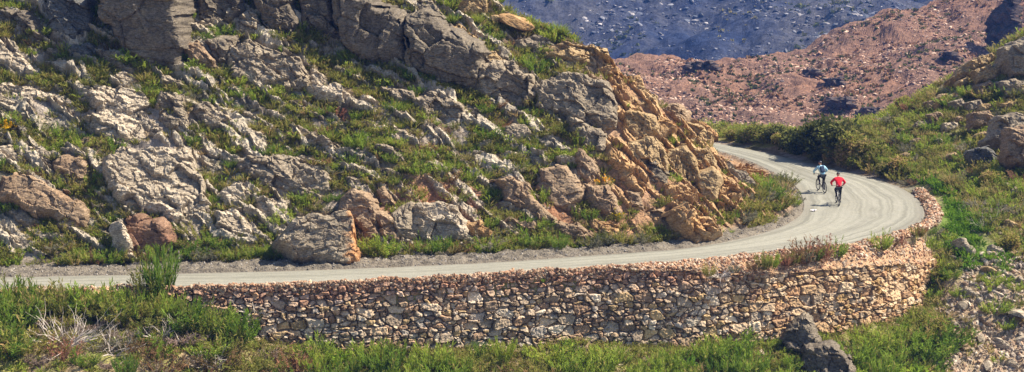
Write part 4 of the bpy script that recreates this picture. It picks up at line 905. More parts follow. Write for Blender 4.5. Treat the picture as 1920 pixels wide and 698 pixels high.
def tubes_np(segs, rad0, sides=4):
    """segs: list of (p0, p1, r0, r1)"""
    V, F = [], []; o_ = 0
    for p0, p1, r0, r1 in segs:
        p0 = np.array(p0, float); p1 = np.array(p1, float); d = p1 - p0; L = np.linalg.norm(d)
        if L < 1e-6: continue
        d /= L; x = np.cross(d, [0.3, .9, .2]); x /= np.linalg.norm(x); y = np.cross(d, x); an = np.arange(sides) * 2 * np.pi / sides
        c = np.cos(an)[:, None] * x + np.sin(an)[:, None] * y
        V += [p0 + c * r0, p1 + c * r1]
        F += [[o_ + i, o_ + (i + 1) % sides, o_ + sides + (i + 1) % sides, o_ + sides + i] for i in range(sides)]
        o_ += 2 * sides
    return np.vstack(V), np.array(F)
def twigs(seed, n0=9, h=.9, depth=4, spread=.8, r0=.018):
    r = np.random.default_rng(seed); segs = []
    def grow(p, d, L, rad, k):
        q = p
        for s_ in range(3):
            d = d + r.normal(0, .20, 3); d /= np.linalg.norm(d); q2 = q + d * L / 3; segs.append((q, q2, rad, rad * .85)); rad *= .85; q = q2
            if k > 0 and r.random() < .75:
                e_ = d + r.normal(0, .55, 3) + np.array([0, 0, .12]); e_ /= np.linalg.norm(e_); grow(q, e_, L * r.uniform(.5, .8), rad * .7, k - 1)
    for i in range(n0):
        a = r.uniform(0, 6.28); d = np.array([math.cos(a) * spread, math.sin(a) * spread, r.uniform(.35, 1.1)]); d /= np.linalg.norm(d)
        grow(np.array([math.cos(a) * .06, math.sin(a) * .06, -.05]), d, h * r.uniform(.5, .85), r0, depth - 2)
    return tubes_np(segs, r0, 3)
def proto_mesh(name, arr, mat):
    V, F, K = arr; me = mesh_np(name, V, F, {'col': K}); me.materials.append(M[mat]); return me
def stem_mesh(seed, h=.5):
    V, F = twigs(seed, 7, h, 3, .55, .02); me = mesh_np('stem', V, F); me.materials.append(M['stem']); return me
PROTO = {}
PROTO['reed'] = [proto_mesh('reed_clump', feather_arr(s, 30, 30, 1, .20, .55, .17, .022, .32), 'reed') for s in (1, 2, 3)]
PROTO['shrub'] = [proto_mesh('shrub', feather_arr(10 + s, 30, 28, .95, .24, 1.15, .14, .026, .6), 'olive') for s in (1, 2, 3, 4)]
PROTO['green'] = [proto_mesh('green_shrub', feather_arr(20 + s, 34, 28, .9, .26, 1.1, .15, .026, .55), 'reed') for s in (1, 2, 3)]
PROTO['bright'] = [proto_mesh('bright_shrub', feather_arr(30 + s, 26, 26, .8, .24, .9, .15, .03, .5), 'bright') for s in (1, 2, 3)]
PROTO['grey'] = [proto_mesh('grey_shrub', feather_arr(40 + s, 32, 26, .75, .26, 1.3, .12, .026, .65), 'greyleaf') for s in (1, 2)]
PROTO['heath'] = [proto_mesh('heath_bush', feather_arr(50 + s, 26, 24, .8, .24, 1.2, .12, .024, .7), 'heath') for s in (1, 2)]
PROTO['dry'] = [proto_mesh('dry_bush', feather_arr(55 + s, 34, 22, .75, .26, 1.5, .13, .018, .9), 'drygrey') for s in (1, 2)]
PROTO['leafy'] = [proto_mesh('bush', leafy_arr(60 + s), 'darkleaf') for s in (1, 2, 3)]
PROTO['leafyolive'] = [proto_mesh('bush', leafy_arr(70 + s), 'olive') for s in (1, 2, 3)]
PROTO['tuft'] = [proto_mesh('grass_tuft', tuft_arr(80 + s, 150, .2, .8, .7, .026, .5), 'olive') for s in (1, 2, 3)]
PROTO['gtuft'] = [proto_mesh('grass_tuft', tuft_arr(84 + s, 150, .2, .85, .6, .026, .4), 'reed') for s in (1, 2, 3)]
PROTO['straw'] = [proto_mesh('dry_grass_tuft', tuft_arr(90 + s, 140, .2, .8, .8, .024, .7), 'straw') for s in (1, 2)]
STEMS = [stem_mesh(s) for s in (1, 2, 3)]
KN = {'reed': ('reed_clump', 'reed clump', ['bright green upright reed clump', 'feathery green reed clump']), 'shrub': ('olive_shrub', 'shrub', ['olive shrub', 'olive green shrub']),
      'green': ('green_shrub', 'shrub', ['green bushy shrub', 'fresh green shrub']), 'bright': ('vivid_shrub', 'shrub', ['vivid green shrub', 'lush green shrub']), 'grey': ('grey_shrub', 'shrub', ['grey green shrub', 'silvery shrub']),
      'dry': ('dry_bush', 'dry bush', ['dried out grey brown bush']), 'heath': ('heath_bush', 'heath bush', ['brown heath bush', 'rusty brown bush']), 'leafy': ('dark_bush', 'bush', ['dark green leafy bush', 'dense dark bush']), 'leafyolive': ('olive_bush', 'bush', ['olive leafy bush', 'rounded olive bush']),
      'tuft': ('olive_tuft', 'grass tuft', ['olive grass tuft']), 'gtuft': ('green_tuft', 'grass tuft', ['green grass tuft']), 'straw': ('dry_tuft', 'grass tuft', ['straw coloured grass tuft'])}
PLANTS = []          # (object, kind, px, py, size)
rp = random.Random(5)
def plant(kind, X, Y, h, wide=1.0, Z=None, label=None, sink=.03, stems=False):
    Z = float(ter(X, Y)) if Z is None else Z
    nm, cat, _ = KN[kind]; me = rp.choice(PROTO[kind])
    if stems:
        o = empty(nm); f = link('foliage', me, None, o); link('stem', rp.choice(STEMS), None, o)
    else:
        o = link(nm, me)
    o.location = (X, Y, Z - sink); o.rotation_euler = (0, 0, rp.uniform(0, 6.28)); s_ = h; o.scale = (s_ * wide, s_ * wide, s_)
    px, py = project(X, Y, Z + h * .5); PLANTS.append([o, kind, float(px), float(py), h, label]); tag(o, label, cat); return o
def plant_px(kind, px, py, h, wide=1.0, **k):
    p = hit(px, py)[0]; return plant(kind, p[0], p[1], h, wide, **k)
def in_rock(px, py, grow=0):
    m = np.zeros(np.shape(px), bool)
    for poly, o, l in ROCKS: m |= in_poly(px, py, poly.tolist())
    return m
def pick(kinds): # list of (kind, weight)
    t = rp.uniform(0, sum(w for _, w in kinds))
    for k, w_ in kinds:
        t -= w_
        if t <= 0: return k
    return kinds[0][0]
# --- special plants
plant_px('reed', 302, 560, 2.55, .7, label='tallest broom bush rising over the road beside the small post', stems=True)
plant_px('shrub', 275, 560, 1.8, .8, label='green bush against the left side of the tallest broom bush', stems=True)
# --- foreground below the road: heights follow the line of plant tops seen against the wall
env_x = [-80, 0, 60, 120, 200, 250, 300, 345, 380, 430, 480, 520, 580, 700, 900, 1000, 1100, 1200, 1300, 1360, 1400, 1440, 1470, 1500, 1600, 1640, 1680, 1720, 1760, 1800]
env_y = [505, 510, 508, 516, 526, 512, 500, 535, 560, 575, 590, 605, 628, 640, 650, 655, 660, 660, 655, 640, 618, 622, 655, 690, 640, 600, 585, 570, 560, 600]
def top_limited(X, Y, h, jit):
    Z = float(ter(X, Y)); px, py0 = project(X, Y, Z); _, pyt = project(X, Y, Z + h * .92); lim = np.interp(px, env_x, env_y) + jit
    if pyt < lim: h *= max(0.12, (py0 - lim) / (py0 - pyt + 1e-6))
    return h, float(px), float(py0)
rf = np.random.default_rng(31); cnt = 0; tries = 0; spots = []
while cnt < 330 and tries < 16000:
    tries += 1
    X = rf.uniform(-27, 23); Y = rf.uniform(78.5, 100)
    dO, sO, _ = line_dist(np.array([X]), np.array([Y]), OUTL); dO = float(dO[0] * sO[0])
    if dO < (1.35 if X < -14.5 else 2.0) or dO > 9.5: continue
    if X > 19.5 and Y > 93: pass
    Z = float(ter(X, Y)); px, py = project(X, Y, Z)
    if px < -60 or px > 1770 or py > 760: continue
    if in_rock(np.array([float(px)]), np.array([float(py) - 12]))[0]: continue
    if any((X - a) ** 2 + ((Y - b) * .9) ** 2 < (.60 + .25 * ((len(spots) * 7) % 3 == 0)) ** 2 for a, b in spots): continue
    h, px, py0 = top_limited(X, Y, rf.uniform(.9, 1.8), rf.uniform(-26, 40) if X < 18 else rf.uniform(-10, 30))
    if h < .3: continue
    if 60 < px < 360 and 600 < py0 < 700: kd = pick([('heath', 1.2), ('dry', 3.2), ('grey', 1.), ('shrub', 1.4), ('green', .8)]); h *= .75
    elif px < 620: kd = pick([('green', 1.6), ('shrub', 3.4), ('reed', 1.1), ('heath', 1.1), ('grey', .4), ('dry', 1.5)])
    elif px < 1450: kd = pick([('reed', 3.5), ('green', 2.5), ('bright', 1), ('shrub', 1.6), ('heath', .4)])
    else: kd = pick([('green', 3), ('bright', 2.4), ('shrub', 2), ('leafyolive', .6), ('reed', .6)])
    plant(kd, X, Y, h, rf.uniform(.9, 1.4), stems=h > 1.25 and cnt < 90); spots.append((X, Y)); cnt += 1
for x_ in np.arange(-40, 460, 11.0):
    X = (x_ + rf.uniform(-5, 5) - 960) / FOC * 84; yo = float(np.interp(X, PAR[:60, 0], PAR[:60, 1])); Y = yo - rf.uniform(.35, 1.3); X = X * Y / 84
    Z = float(ter(X, Y)); px, py0 = project(X, Y, Z); lim = np.interp(px, env_x, env_y) + rf.uniform(-8, 16); h = (py0 - lim) / 43 / .95
    if 250 < px < 340: h *= .75
    if h > .35: plant(pick([('green', 1.6), ('shrub', 3.0), ('reed', 1.2), ('heath', .5), ('dry', .3)]), X, Y, min(h * rf.uniform(.8, 1.12), 1.9), rf.uniform(.7, .95), stems=h > 1.2)
for x_, y_, h_, k_ in [(1742, 470, .9, 'green'), (1748, 500, .9, 'shrub'), (1740, 530, .9, 'green'), (1745, 560, 1.0, 'green'), (1752, 440, .7, 'grey'), (1760, 520, .8, 'shrub'), (1740, 415, .5, 'grey'), (1752, 425, .45, 'straw'), (1765, 440, .5, 'shrub'), (1745, 450, .55, 'green'), (1448, 690, .9, 'green'), (1478, 700, .8, 'reed'), (1500, 712, .9, 'green'), (1530, 715, .85, 'shrub'), (1458, 665, .6, 'shrub'), (1610, 700, .9, 'green'), (1590, 730, .9, 'bright'), (1545, 625, .5, 'shrub'), (1440, 650, .6, 'green'), (1560, 722, .8, 'reed'), (1465, 705, 1.1, 'reed'), (1515, 700, 1.0, 'green'), (1540, 705, 1.1, 'reed'), (1575, 712, 1.0, 'shrub'), (1598, 705, .9, 'green'), (1490, 690, .8, 'shrub')]:
    q_ = hit(x_, y_)[0]
    if 1446 < x_ < 1612: q_ = at_y(x_, y_, q_[1] - 1.3)
    plant(k_, q_[0], q_[1], h_, 1.1)
# --- verge at the foot of the hill (bright green band) and inside of the bend
for px in np.arange(120, 610, 15):
    x = px + rf.uniform(-6, 6); y = np.interp(x, [0, 330, 640], [500, 492, 484]) - rf.uniform(0, 8)
    if 525 < x < 690: continue
    plant_px(pick([('green', 3), ('reed', 3), ('shrub', 2), ('heath', .6), ('grey', .6)]), x, y, rf.uniform(.55, 1.05), rf.uniform(.9, 1.25))
for px in np.arange(690, 1300, 13):
    x = px + rf.uniform(-6, 6); y = np.interp(x, [690, 1040, 1280], [482, 466, 452]) - rf.uniform(0, 7)
    kd = pick([('green', 3), ('reed', 3), ('bright', .8)]) if x < 1060 else pick([('shrub', 2.5), ('grey', 2), ('green', 1.5), ('leafyolive', .6)])
    if rf.random() < .16: continue
    if rf.random() < .22: kd = pick([('grey', 1), ('shrub', 1.6), ('straw', .6), ('heath', .4)])
    plant_px(kd, x, y, rf.uniform(.45, 1.3) if x < 1060 else rf.uniform(.4, 1.0), rf.uniform(.8, 1.3))
for x_, y_, h_, k_ in [(1462, 388, 1.5, 'shrub'), (1440, 372, 1.3, 'green'), (1484, 382, 1.1, 'grey'), (1415, 395, 1.1, 'shrub'), (1470, 360, 1.2, 'straw'), (1395, 412, 1.0, 'grey')]: plant_px(k_, x_, y_, h_, 1.1)
for _ in range(46):
    x = rf.uniform(1370, 1496); y = rf.uniform(335, 425)
    p = hit(x, y)[0]; d_, s_, _a = line_dist(p[:1], p[1:2], IN)
    if -d_[0] * s_[0] < .25 or in_rock(np.array([x]), np.array([y]))[0]: continue
    plant(pick([('shrub', 2), ('green', 2), ('grey', 1.4), ('straw', 1), ('leafyolive', .5)]), p[0], p[1], rf.uniform(.5, 1.1), rf.uniform(.9, 1.3))
# --- bushes along the outer side of the far road
for px, py, h, kd in [(1375, 262, 1.0, 'leafyolive'), (1398, 266, 1.1, 'leafyolive'), (1420, 268, 1.45, 'leafyolive'), (1446, 272, 1.6, 'leafy'), (1470, 276, 1.2, 'leafyolive'), (1495, 284, 1.8, 'leafy'), (1520, 290, 2.2, 'leafy'), (1548, 286, 2.7, 'leafy'),
                      (1578, 290, 2.4, 'leafy'), (1540, 300, 1.2, 'leafy'), (1560, 304, 1.1, 'leafyolive'), (1600, 296, 1.9, 'leafyolive'), (1585, 310, 1.1, 'leafyolive'), (1610, 316, 1.2, 'leafyolive'), (1608, 300, 1.5, 'leafyolive'), (1635, 322, 1.2, 'shrub'), (1632, 300, 1.7, 'leafyolive'),
                      (1660, 330, 1.1, 'leafyolive'), (1655, 310, 1.4, 'shrub'), (1682, 338, 1.0, 'shrub'), (1690, 325, 1.3, 'leafyolive'), (1700, 345, .8, 'grey'), (1715, 345, .7, 'heath'), (1720, 325, 1.0, 'shrub'), (1480, 262, 1.0, 'shrub'), (1450, 256, .9, 'shrub'), (1395, 254, .9, 'straw'), (1425, 252, .8, 'shrub')]:
    plant_px(kd, px, py, h, 1.15, sink=.08)
# --- right-hand slope
cnt = 0; sp2 = []; tries = 0
while cnt < 170 and tries < 6000:
    tries += 1
    px = rf.uniform(1640, 1945); py = rf.uniform(170, 640)
    if in_rock(np.array([px]), np.array([py]))[0]: continue
    if px < 1740 + max(0, (450 - py)) * .0 and py > 335 and px < 1778: continue
    sc_n = px > 1770 and py > 500 + (1850 - px) * .3
    if sc_n and rf.random() < .8: continue
    p = hit(px, py)[0]
    if p[1] > 138: continue
    d_, s_, _a = line_dist(p[:1], p[1:2], OUTL)
    if d_[0] * s_[0] < 1.5: continue
    if any((p[0] - a) ** 2 + (p[1] - b) ** 2 < .75 ** 2 for a, b in sp2): continue
    gband = abs(px - (1700 + (py - 330) * .9)) < 48 and 340 < py < 520
    kd = pick([('bright', 4), ('green', 1)]) if gband else pick([('shrub', 2.4), ('green', 2.8), ('grey', 1.3), ('straw', 2.2), ('heath', .4), ('leafyolive', .4)])
    plant(kd, p[0], p[1], rf.uniform(.35, .6) if gband else rf.uniform(.5, 1.15), rf.uniform(1.0, 1.4)); sp2.append((p[0], p[1])); cnt += 1
# --- on the rubble fill above the wall
for px, py, h, kd in [(1330, 505, .6, 'shrub'), (1375, 520, .55, 'grey'), (1410, 512, .6, 'heath'), (1432, 505, .8, 'shrub'), (1445, 512, .75, 'green'), (1490, 500, .7, 'shrub'), (1515, 500, .8, 'grey'), (1475, 482, .8, 'heath'), (1508, 476, 1.5, 'heath'), (1542, 478, 1.35, 'heath'), (1565, 485, .95, 'green'),
                      (1528, 498, .7, 'green'), (1650, 480, 1.0, 'green'), (1672, 482, .6, 'heath'), (1690, 478, .5, 'heath'), (1598, 490, .5, 'heath'), (1195, 500, .45, 'shrub'), (1018, 545, .25, 'bright'), (1482, 508, .5, 'shrub'), (1728, 385, .7, 'heath'), (1722, 405, .6, 'shrub'), (1735, 372, .6, 'heath')]:
    Y = np.interp(px, [1000, 1200, 1330, 1450, 1560, 1650, 1728, 1729, 1740], [87.0, 89.3, 88.6, 90.6, 93.0, 95.0, 97.5, 106.0, 108.5])
    p = at_y(px, py, Y)
    z0 = -.25 if px < 1700 else -.02
    _, pyb = project(p[0], Y, z0)
    plant(kd, p[0], Y, h * (1.3 if px > 1300 else 1), .75, Z=z0 + .05)
# --- larger tufts and shrubs on the hillside
cnt = 0; sp3 = []; tries = 0
def on_rib(X, Y): r_, m, _h = hill_relief(np.atleast_1d(X).astype(float), np.atleast_1d(Y).astype(float)); return (m > .55) & (r_ > .2)
while cnt < 480 and tries < 20000:
    tries += 1
    X = rf.uniform(-30, 13); Y = rf.uniform(90, 114)
    Z = float(ter(X, Y)); px, py = (float(q) for q in project(X, Y, Z))
    if px < -30 or px > 1360 or py < -15 or py > 480: continue
    d_, s_, _a = line_dist(np.array([X]), np.array([Y]), IN)
    if -d_[0] * s_[0] < 1.0: continue
    if in_rock(np.array([px]), np.array([py - 8]))[0]: continue
    if on_rib(X, Y)[0] and rf.random() < .8: continue
    if px > 1110 and rf.random() < .82: continue
    if 700 < px < 900 and 340 < py < 440 and rf.random() < .7: continue
    if any((X - a) ** 2 + (Y - b) ** 2 < .5 ** 2 for a, b in sp3): continue
    h = rf.uniform(.4, .95)
    plant(pick([('shrub', 3), ('green', 2.6), ('tuft', 2.2), ('gtuft', 2), ('reed', 1), ('straw', .9), ('heath', .7), ('grey', .5)]), X, Y, h, rf.uniform(1.0, 1.4)); sp3.append((X, Y)); cnt += 1
# --- flowering bushes
def flowering(px, py, h, Yf=None, label='', n=60):
    p = hit(px, py)[0]; V, F, K = feather_arr(int(px), 24, 22, h, .2, 1.0, .14, .026, .6)
    me = proto_mesh('foliage', (V, F, K), 'olive'); e_ = empty('flowering_bush', tuple(p)); link('foliage', me, None, e_)
    r = np.random.default_rng(int(py)); top = V[V[:, 2] > h * .45]; c = top[r.integers(0, len(top), n)]
    Vf, Ff, Kf = blades(np.repeat(c, 4, 0), unit(r.normal(size=(n * 4, 3)) + np.array([0, 0, .6])), np.full(n * 4, .07), np.full(n * 4, .06), np.zeros(n * 4), r)
    link('blossom', proto_mesh('blossom', (Vf, Ff, Kf), 'flower'), None, e_); tag(e_, label, 'flowering bush'); PLANTS.append([e_, 'flower', px, py, h, label])
flowering(6, 252, .8, label='bush covered in yellow flowers at the left edge of the hillside', n=150)
flowering(1130, 352, .75, label='bush with yellow tips growing on the brown rock of the nose', n=40)
flowering(146, 590, .45, label='small yellow flowered plant in front of the road at left', n=16)
flowering(1155, 415, .6, label='yellow tipped shrub beside the bright orange scar', n=30)
# --- dead bushes
def dead(px, py, s_, seed, label, p=None, n0=12, dep=4):
    p = hit(px, py)[0] if p is None else p; V, F = twigs(seed, n0, s_ * 1.15, dep, .9, .030)
    o = link('dead_bush', mesh_np('dead_bush', V, F), M['twig']); o.location = p; tag(o, label, 'dead bush')
dead(125, 650, 1.7, 3, 'largest bleached dead bush in the lower left corner', n0=16)
dead(215, 665, 1.1, 4, 'spindly grey dead bush right of the largest bleached one')
dead(300, 640, 1.2, 5, 'dead twiggy bush below the tallest broom bush')
dead(395, 690, 1.0, 6, 'pale dead twigs low in the frame right of the broom bush')
dead(478, 590, 1.0, 7, 'white dead branches reaching up against the left end of the wall', n0=7)
dead(450, 600, .9, 8, 'crooked dead stalks beside the left end of the wall', n0=6)
dead(1345, 500, .6, 9, 'dry twiggy bush on the fill above the wall', p=np.array([at_y(1350, 500, 88.7)[0], 88.7, -.3]), n0=14)
dead(1850, 430, .8, 10, 'grey dead bush on the right slope beside the bright green strip')

# --- undergrowth as one mass per area
SM = {'o': [tuft_arr(200 + s, 34, .13, .36, .8, .03, .5) for s in range(4)], 'f': [feather_arr(210 + s, 8, 9, .36, .12, 1.1, .11, .03, .6) for s in range(4)]}
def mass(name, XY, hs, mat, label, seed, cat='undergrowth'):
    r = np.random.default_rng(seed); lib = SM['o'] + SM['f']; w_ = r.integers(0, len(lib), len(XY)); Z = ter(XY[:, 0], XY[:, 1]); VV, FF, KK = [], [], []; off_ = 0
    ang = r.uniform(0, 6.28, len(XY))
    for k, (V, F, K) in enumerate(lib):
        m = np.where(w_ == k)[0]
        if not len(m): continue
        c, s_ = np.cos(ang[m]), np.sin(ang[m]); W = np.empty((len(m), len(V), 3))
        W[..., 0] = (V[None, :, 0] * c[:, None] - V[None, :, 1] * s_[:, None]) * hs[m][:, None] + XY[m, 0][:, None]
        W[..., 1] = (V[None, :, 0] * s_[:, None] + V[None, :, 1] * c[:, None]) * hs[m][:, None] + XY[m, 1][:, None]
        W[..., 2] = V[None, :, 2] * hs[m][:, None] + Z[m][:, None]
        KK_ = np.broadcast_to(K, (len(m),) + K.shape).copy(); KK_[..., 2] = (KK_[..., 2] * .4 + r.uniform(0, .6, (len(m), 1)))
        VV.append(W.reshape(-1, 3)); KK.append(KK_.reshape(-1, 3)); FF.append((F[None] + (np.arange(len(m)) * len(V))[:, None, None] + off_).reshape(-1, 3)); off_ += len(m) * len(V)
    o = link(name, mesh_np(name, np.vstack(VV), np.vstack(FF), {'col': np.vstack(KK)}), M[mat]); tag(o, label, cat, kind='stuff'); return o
def cand(n, x0, x1, y0, y1, seed):
    r = np.random.default_rng(seed); XY = np.column_stack([r.uniform(x0, x1, n), r.uniform(y0, y1, n)]); Z = ter(XY[:, 0], XY[:, 1]); px, py = project(XY[:, 0], XY[:, 1], Z); return XY, px, py, r
XY, px, py, r = cand(46000, -31, 14, 89, 118, 1)
dI = line_dist(XY[:, 0], XY[:, 1], IN); dI = -dI[0] * dI[1]
ok = (px > -30) & (px < 1450) & (py > -15) & (py < 500) & (dI > .15) & ~(in_rock(px, py - 4) & (r.uniform(0, 1, len(px)) < .93))
ok &= ~((px > 1110) & (dI > 1.2) & (r.uniform(0, 1, len(px)) < .80)) & ~((abs(px - 800) < 110) & (abs(py - 385) < 55) & (r.uniform(0, 1, len(px)) < .6))
ok &= ~(on_rib(XY[:, 0], XY[:, 1]) & (r.uniform(0, 1, len(px)) < .7))
ok &= (fbm(XY[:, 0] / 1.6, XY[:, 1] / 1.6, 3, 88) + r.uniform(-.3, .3, len(px)) > -.25)
XYh = XY[ok]; sel = r.uniform(0, 1, len(XYh))
mass('undergrowth', XYh[sel < .62], r.uniform(.6, 1.6, (sel < .62).sum()), 'olive', 'olive grass and low scrub between the hillside rocks', 2)
mass('undergrowth', XYh[(sel >= .62) & (sel < .8)], r.uniform(.6, 1.6, ((sel >= .62) & (sel < .8)).sum()), 'reed', 'green grass among the hillside rocks', 3)
mass('dry_grass', XYh[sel >= .8], r.uniform(.4, 1.1, (sel >= .8).sum()), 'straw', 'dry yellow grass scattered over the hillside', 4)
XY, px, py, r = cand(34000, -29, 38, 74, 136, 5)
dO = line_dist(XY[:, 0], XY[:, 1], OUTL); dO = dO[0] * dO[1]
ok = (px > -30) & (px < 1950) & (py < 740) & (py > 40) & (dO > 1.3) & ~(in_rock(px, py - 4) & (r.uniform(0, 1, len(px)) < .93)) & ~((px > 1765) & (py > 500 + (1850 - px) * .3) & (r.uniform(0, 1, len(px)) < .86)) & (r.uniform(0, 1, len(px)) < .85)
XYo = XY[ok]; pxo = px[ok]; pyo = py[ok]; gb_ = (abs(pxo - (1700 + (pyo - 330) * .9)) < 55) & (pyo > 340) & (pyo < 520); sel = r.uniform(0, 1, len(XYo))
for m_, mat, lab, nm in [(~gb_ & (sel < .4), 'olive', 'olive scrub covering the slope outside the road', 'undergrowth'), (~gb_ & (sel >= .4) & (sel < .72), 'reed', 'green low growth covering the slope outside the road', 'undergrowth'), (~gb_ & (sel >= .72), 'straw', 'dry grass on the slope outside the road', 'dry_grass'), (gb_, 'bright', 'strip of vivid green herbs running down the right slope', 'undergrowth')]:
    mass(nm, XYo[m_], r.uniform(.7, 1.9, m_.sum()) * np.where((XYo[m_, 0] < 20) & (XYo[m_, 1] < 96), .75, 1.0), mat, lab, 7)

k_ = rp.random() * 0; rw = np.random.default_rng(64); i_ = rw.integers(0, len(Wl), 1500); d_ = rw.uniform(.35, 2.6, 1500); XYw = np.column_stack([Wl[i_, 0] + nW[i_, 0] * d_, Wl[i_, 1] + nW[i_, 1] * d_]); pxw_, pyw_ = project(XYw[:, 0], XYw[:, 1], ter(XYw[:, 0], XYw[:, 1])); mk = (pxw_ < 1740) & ~in_rock(pxw_, pyw_ - 4); XYw = XYw[mk]
mass('undergrowth', XYw, rw.uniform(.5, 1.1, len(XYw)), 'olive', 'thick grass along the foot of the retaining wall', 9)
# ------------------------------------------------------------------ scree, loose stones, gravel
rs = np.random.default_rng(19)
rockpal = [(.42, .34, .26), (.34, .27, .20), (.50, .42, .33), (.30, .24, .19), (.40, .27, .18)]
XY, px, py, r = cand(30000, 18, 38, 88, 106, 9)
ok = (px > 1755) & (px < 1960) & (py > 470 + (1850 - px) * .3) & (py < 740); ok &= ~((px < 1800) & (py < 560))
XYs = XY[ok][:5200]; Zs = ter(XYs[:, 0], XYs[:, 1]); ss = .04 + .15 * rs.uniform(0, 1, len(XYs)) ** 3
o = link('rubble', stones_mesh('rubble', np.column_stack([XYs, Zs + ss * .3]), ss, pick_cols(len(XYs), rockpal, rs), .6, 21), M['rubble']); tag(o, 'loose rubble spilling down the lower right slope', 'rubble', kind='stuff')
XY, px, py, r = cand(9000, -29, 38, 80, 130, 10); dO = line_dist(XY[:, 0], XY[:, 1], OUTL); dO = dO[0] * dO[1]; dI = line_dist(XY[:, 0], XY[:, 1], IN); dI = -dI[0] * dI[1]
ok = (px > -20) & (px < 1950) & (py < 720) & ((dO > 1.5) | (dI > .4)); XYs = XY[ok]; ss = .04 + .13 * rs.uniform(0, 1, len(XYs)) ** 4
nosem = (project(XYs[:, 0], XYs[:, 1], ter(XYs[:, 0], XYs[:, 1]))[0] > 1080) & (XYs[:, 1] < 108) & (line_dist(XYs[:, 0], XYs[:, 1], IN)[1] < 0)
cc = np.where(nosem[:, None], pick_cols(len(XYs), [(.55, .32, .14), (.50, .36, .22), (.44, .24, .12)], rs), pick_cols(len(XYs), rockpal, rs))
o = link('rubble', stones_mesh('rubble', np.column_stack([XYs, ter(XYs[:, 0], XYs[:, 1])]), ss, cc, .6, 22), M['rubble']); tag(o, 'small loose stones among the plants and rocks', 'rubble', kind='stuff')
n = 7000; L2, s2_ = resample(IN, .05); nn = normals2(L2); k = rs.integers(0, len(L2), n); dd = rs.uniform(-.3, 1.9, n) ; q = L2[k] + nn[k] * dd[:, None]; dG = line_dist(q[:, 0], q[:, 1], GR); m = (-dG[0] * dG[1] > -.45 * rs.uniform(0, 1, n) ** 2); q = q[m]
ss = .018 + .055 * rs.uniform(0, 1, len(q)) ** 4
o = link('gravel', stones_mesh('gravel', np.column_stack([q, ter(q[:, 0], q[:, 1]) + .02]), ss, pick_cols(len(q), [(.32, .29, .26), (.24, .22, .20), (.40, .36, .31)], rs), .6, 23), M['rubble']); tag(o, 'grey gravel windrow along the inner edge of the road', 'gravel', kind='stuff')
# single stones one can point to
def stone(px, py, s_, mat, label, sq=(1, 1, 1), lift=.0):
    p = hit(px, py)[0]; V, F = PEB[(len(label) * 3) % len(PEB)]
    bm = bmesh.new(); vs = [bm.verts.new(Vector(v * s_ * np.array(sq))) for v in V]
    for f in F:
        try: bm.faces.new([vs[i] for i in f])
        except ValueError: pass
    bmesh.ops.subdivide_edges(bm, edges=bm.edges, cuts=2, use_grid_fill=True)
    co = np.array([v.co[:] for v in bm.verts]); k_ = 1 + .05 * gn(co[:, 0] * 5 / s_ + 3, co[:, 1] * 5 / s_ + co[:, 2] * 4 / s_, 3)
    for v, c in zip(bm.verts, co * k_[:, None]): v.co = c
    o = bm_obj('stone', bm, M[mat]); a = o.data.attributes.new('col', 'FLOAT_COLOR', 'POINT'); a.data.foreach_set('color', np.ones(len(o.data.vertices) * 4, dtype=np.float32))
    o.location = Vector(p) + Vector((0, 0, s_ * .25 + lift)); o.rotation_euler = (rs.uniform(-.4, .4), rs.uniform(-.4, .4), rs.uniform(0, 3)); tag(o, label, 'stone'); return o
for a in [(1880, 318, .30, 'pale', 'white angular stone on the right slope under the tall shaded boulder'), (1888, 350, .30, 'pale', 'white stone in the grass below the angular one at right'), (1905, 362, .42, 'pale', 'pale flat stone close to the right edge halfway down'),
          (1897, 304, .15, 'pale', 'tiny white stone just above the white angular one'), (1900, 590, .75, 'pale', 'largest pale block in the lower right rubble', (1.5, .8, .6)), (1802, 575, .42, 'grey', 'grey block at the upper end of the rubble left of the pale block'),
          (1815, 610, .30, 'pale', 'pale lump in the middle of the lower right rubble'), (1806, 655, .42, 'brown', 'brown block near the bottom of the rubble'), (1838, 640, .38, 'grey', 'dark rounded stone right of the brown block in the rubble'),
          (1850, 690, .45, 'pale', 'white slab at the very bottom of the rubble'), (1870, 545, .35, 'pale', 'pale stone above the largest pale block in the rubble', (1.4, .8, .6)), (1910, 640, .33, 'pale', 'pale stone on the right edge of the rubble'),
          (1790, 485, .25, 'grey', 'small grey stone under the long fallen stone'), (1425, 665, .30, 'pale', 'pinkish stone left of the dark outcrop at the bottom'), (1440, 690, .35, 'pale', 'long pale stone at the bottom edge left of the dark outcrop', (1.6, .7, .5)),
          (1900, 480, .3, 'brown', 'brown stone on bare orange soil at the right edge'), (1775, 640, .3, 'grey', 'grey stone at the left margin of the rubble'), (1765, 672, .32, 'pale', 'pale stone low at the left margin of the rubble'), (352, 690, .35, 'pale', 'pale stone in the bottom left undergrowth'),
          (1880, 590, .3, 'grey', 'grey stone leaning on the largest pale block'), (1835, 565, .26, 'pale', 'small pale stone upslope in the lower right rubble'), (200, 690, .3, 'brown', 'brown stone half hidden in the lower left scrub'),
          (1398, 343, .28, 'orange', 'orange stone at the toe of the nose'), (1415, 348, .24, 'tan', 'tan stone beside the orange one at the toe of the nose')]:
    stone(*a)
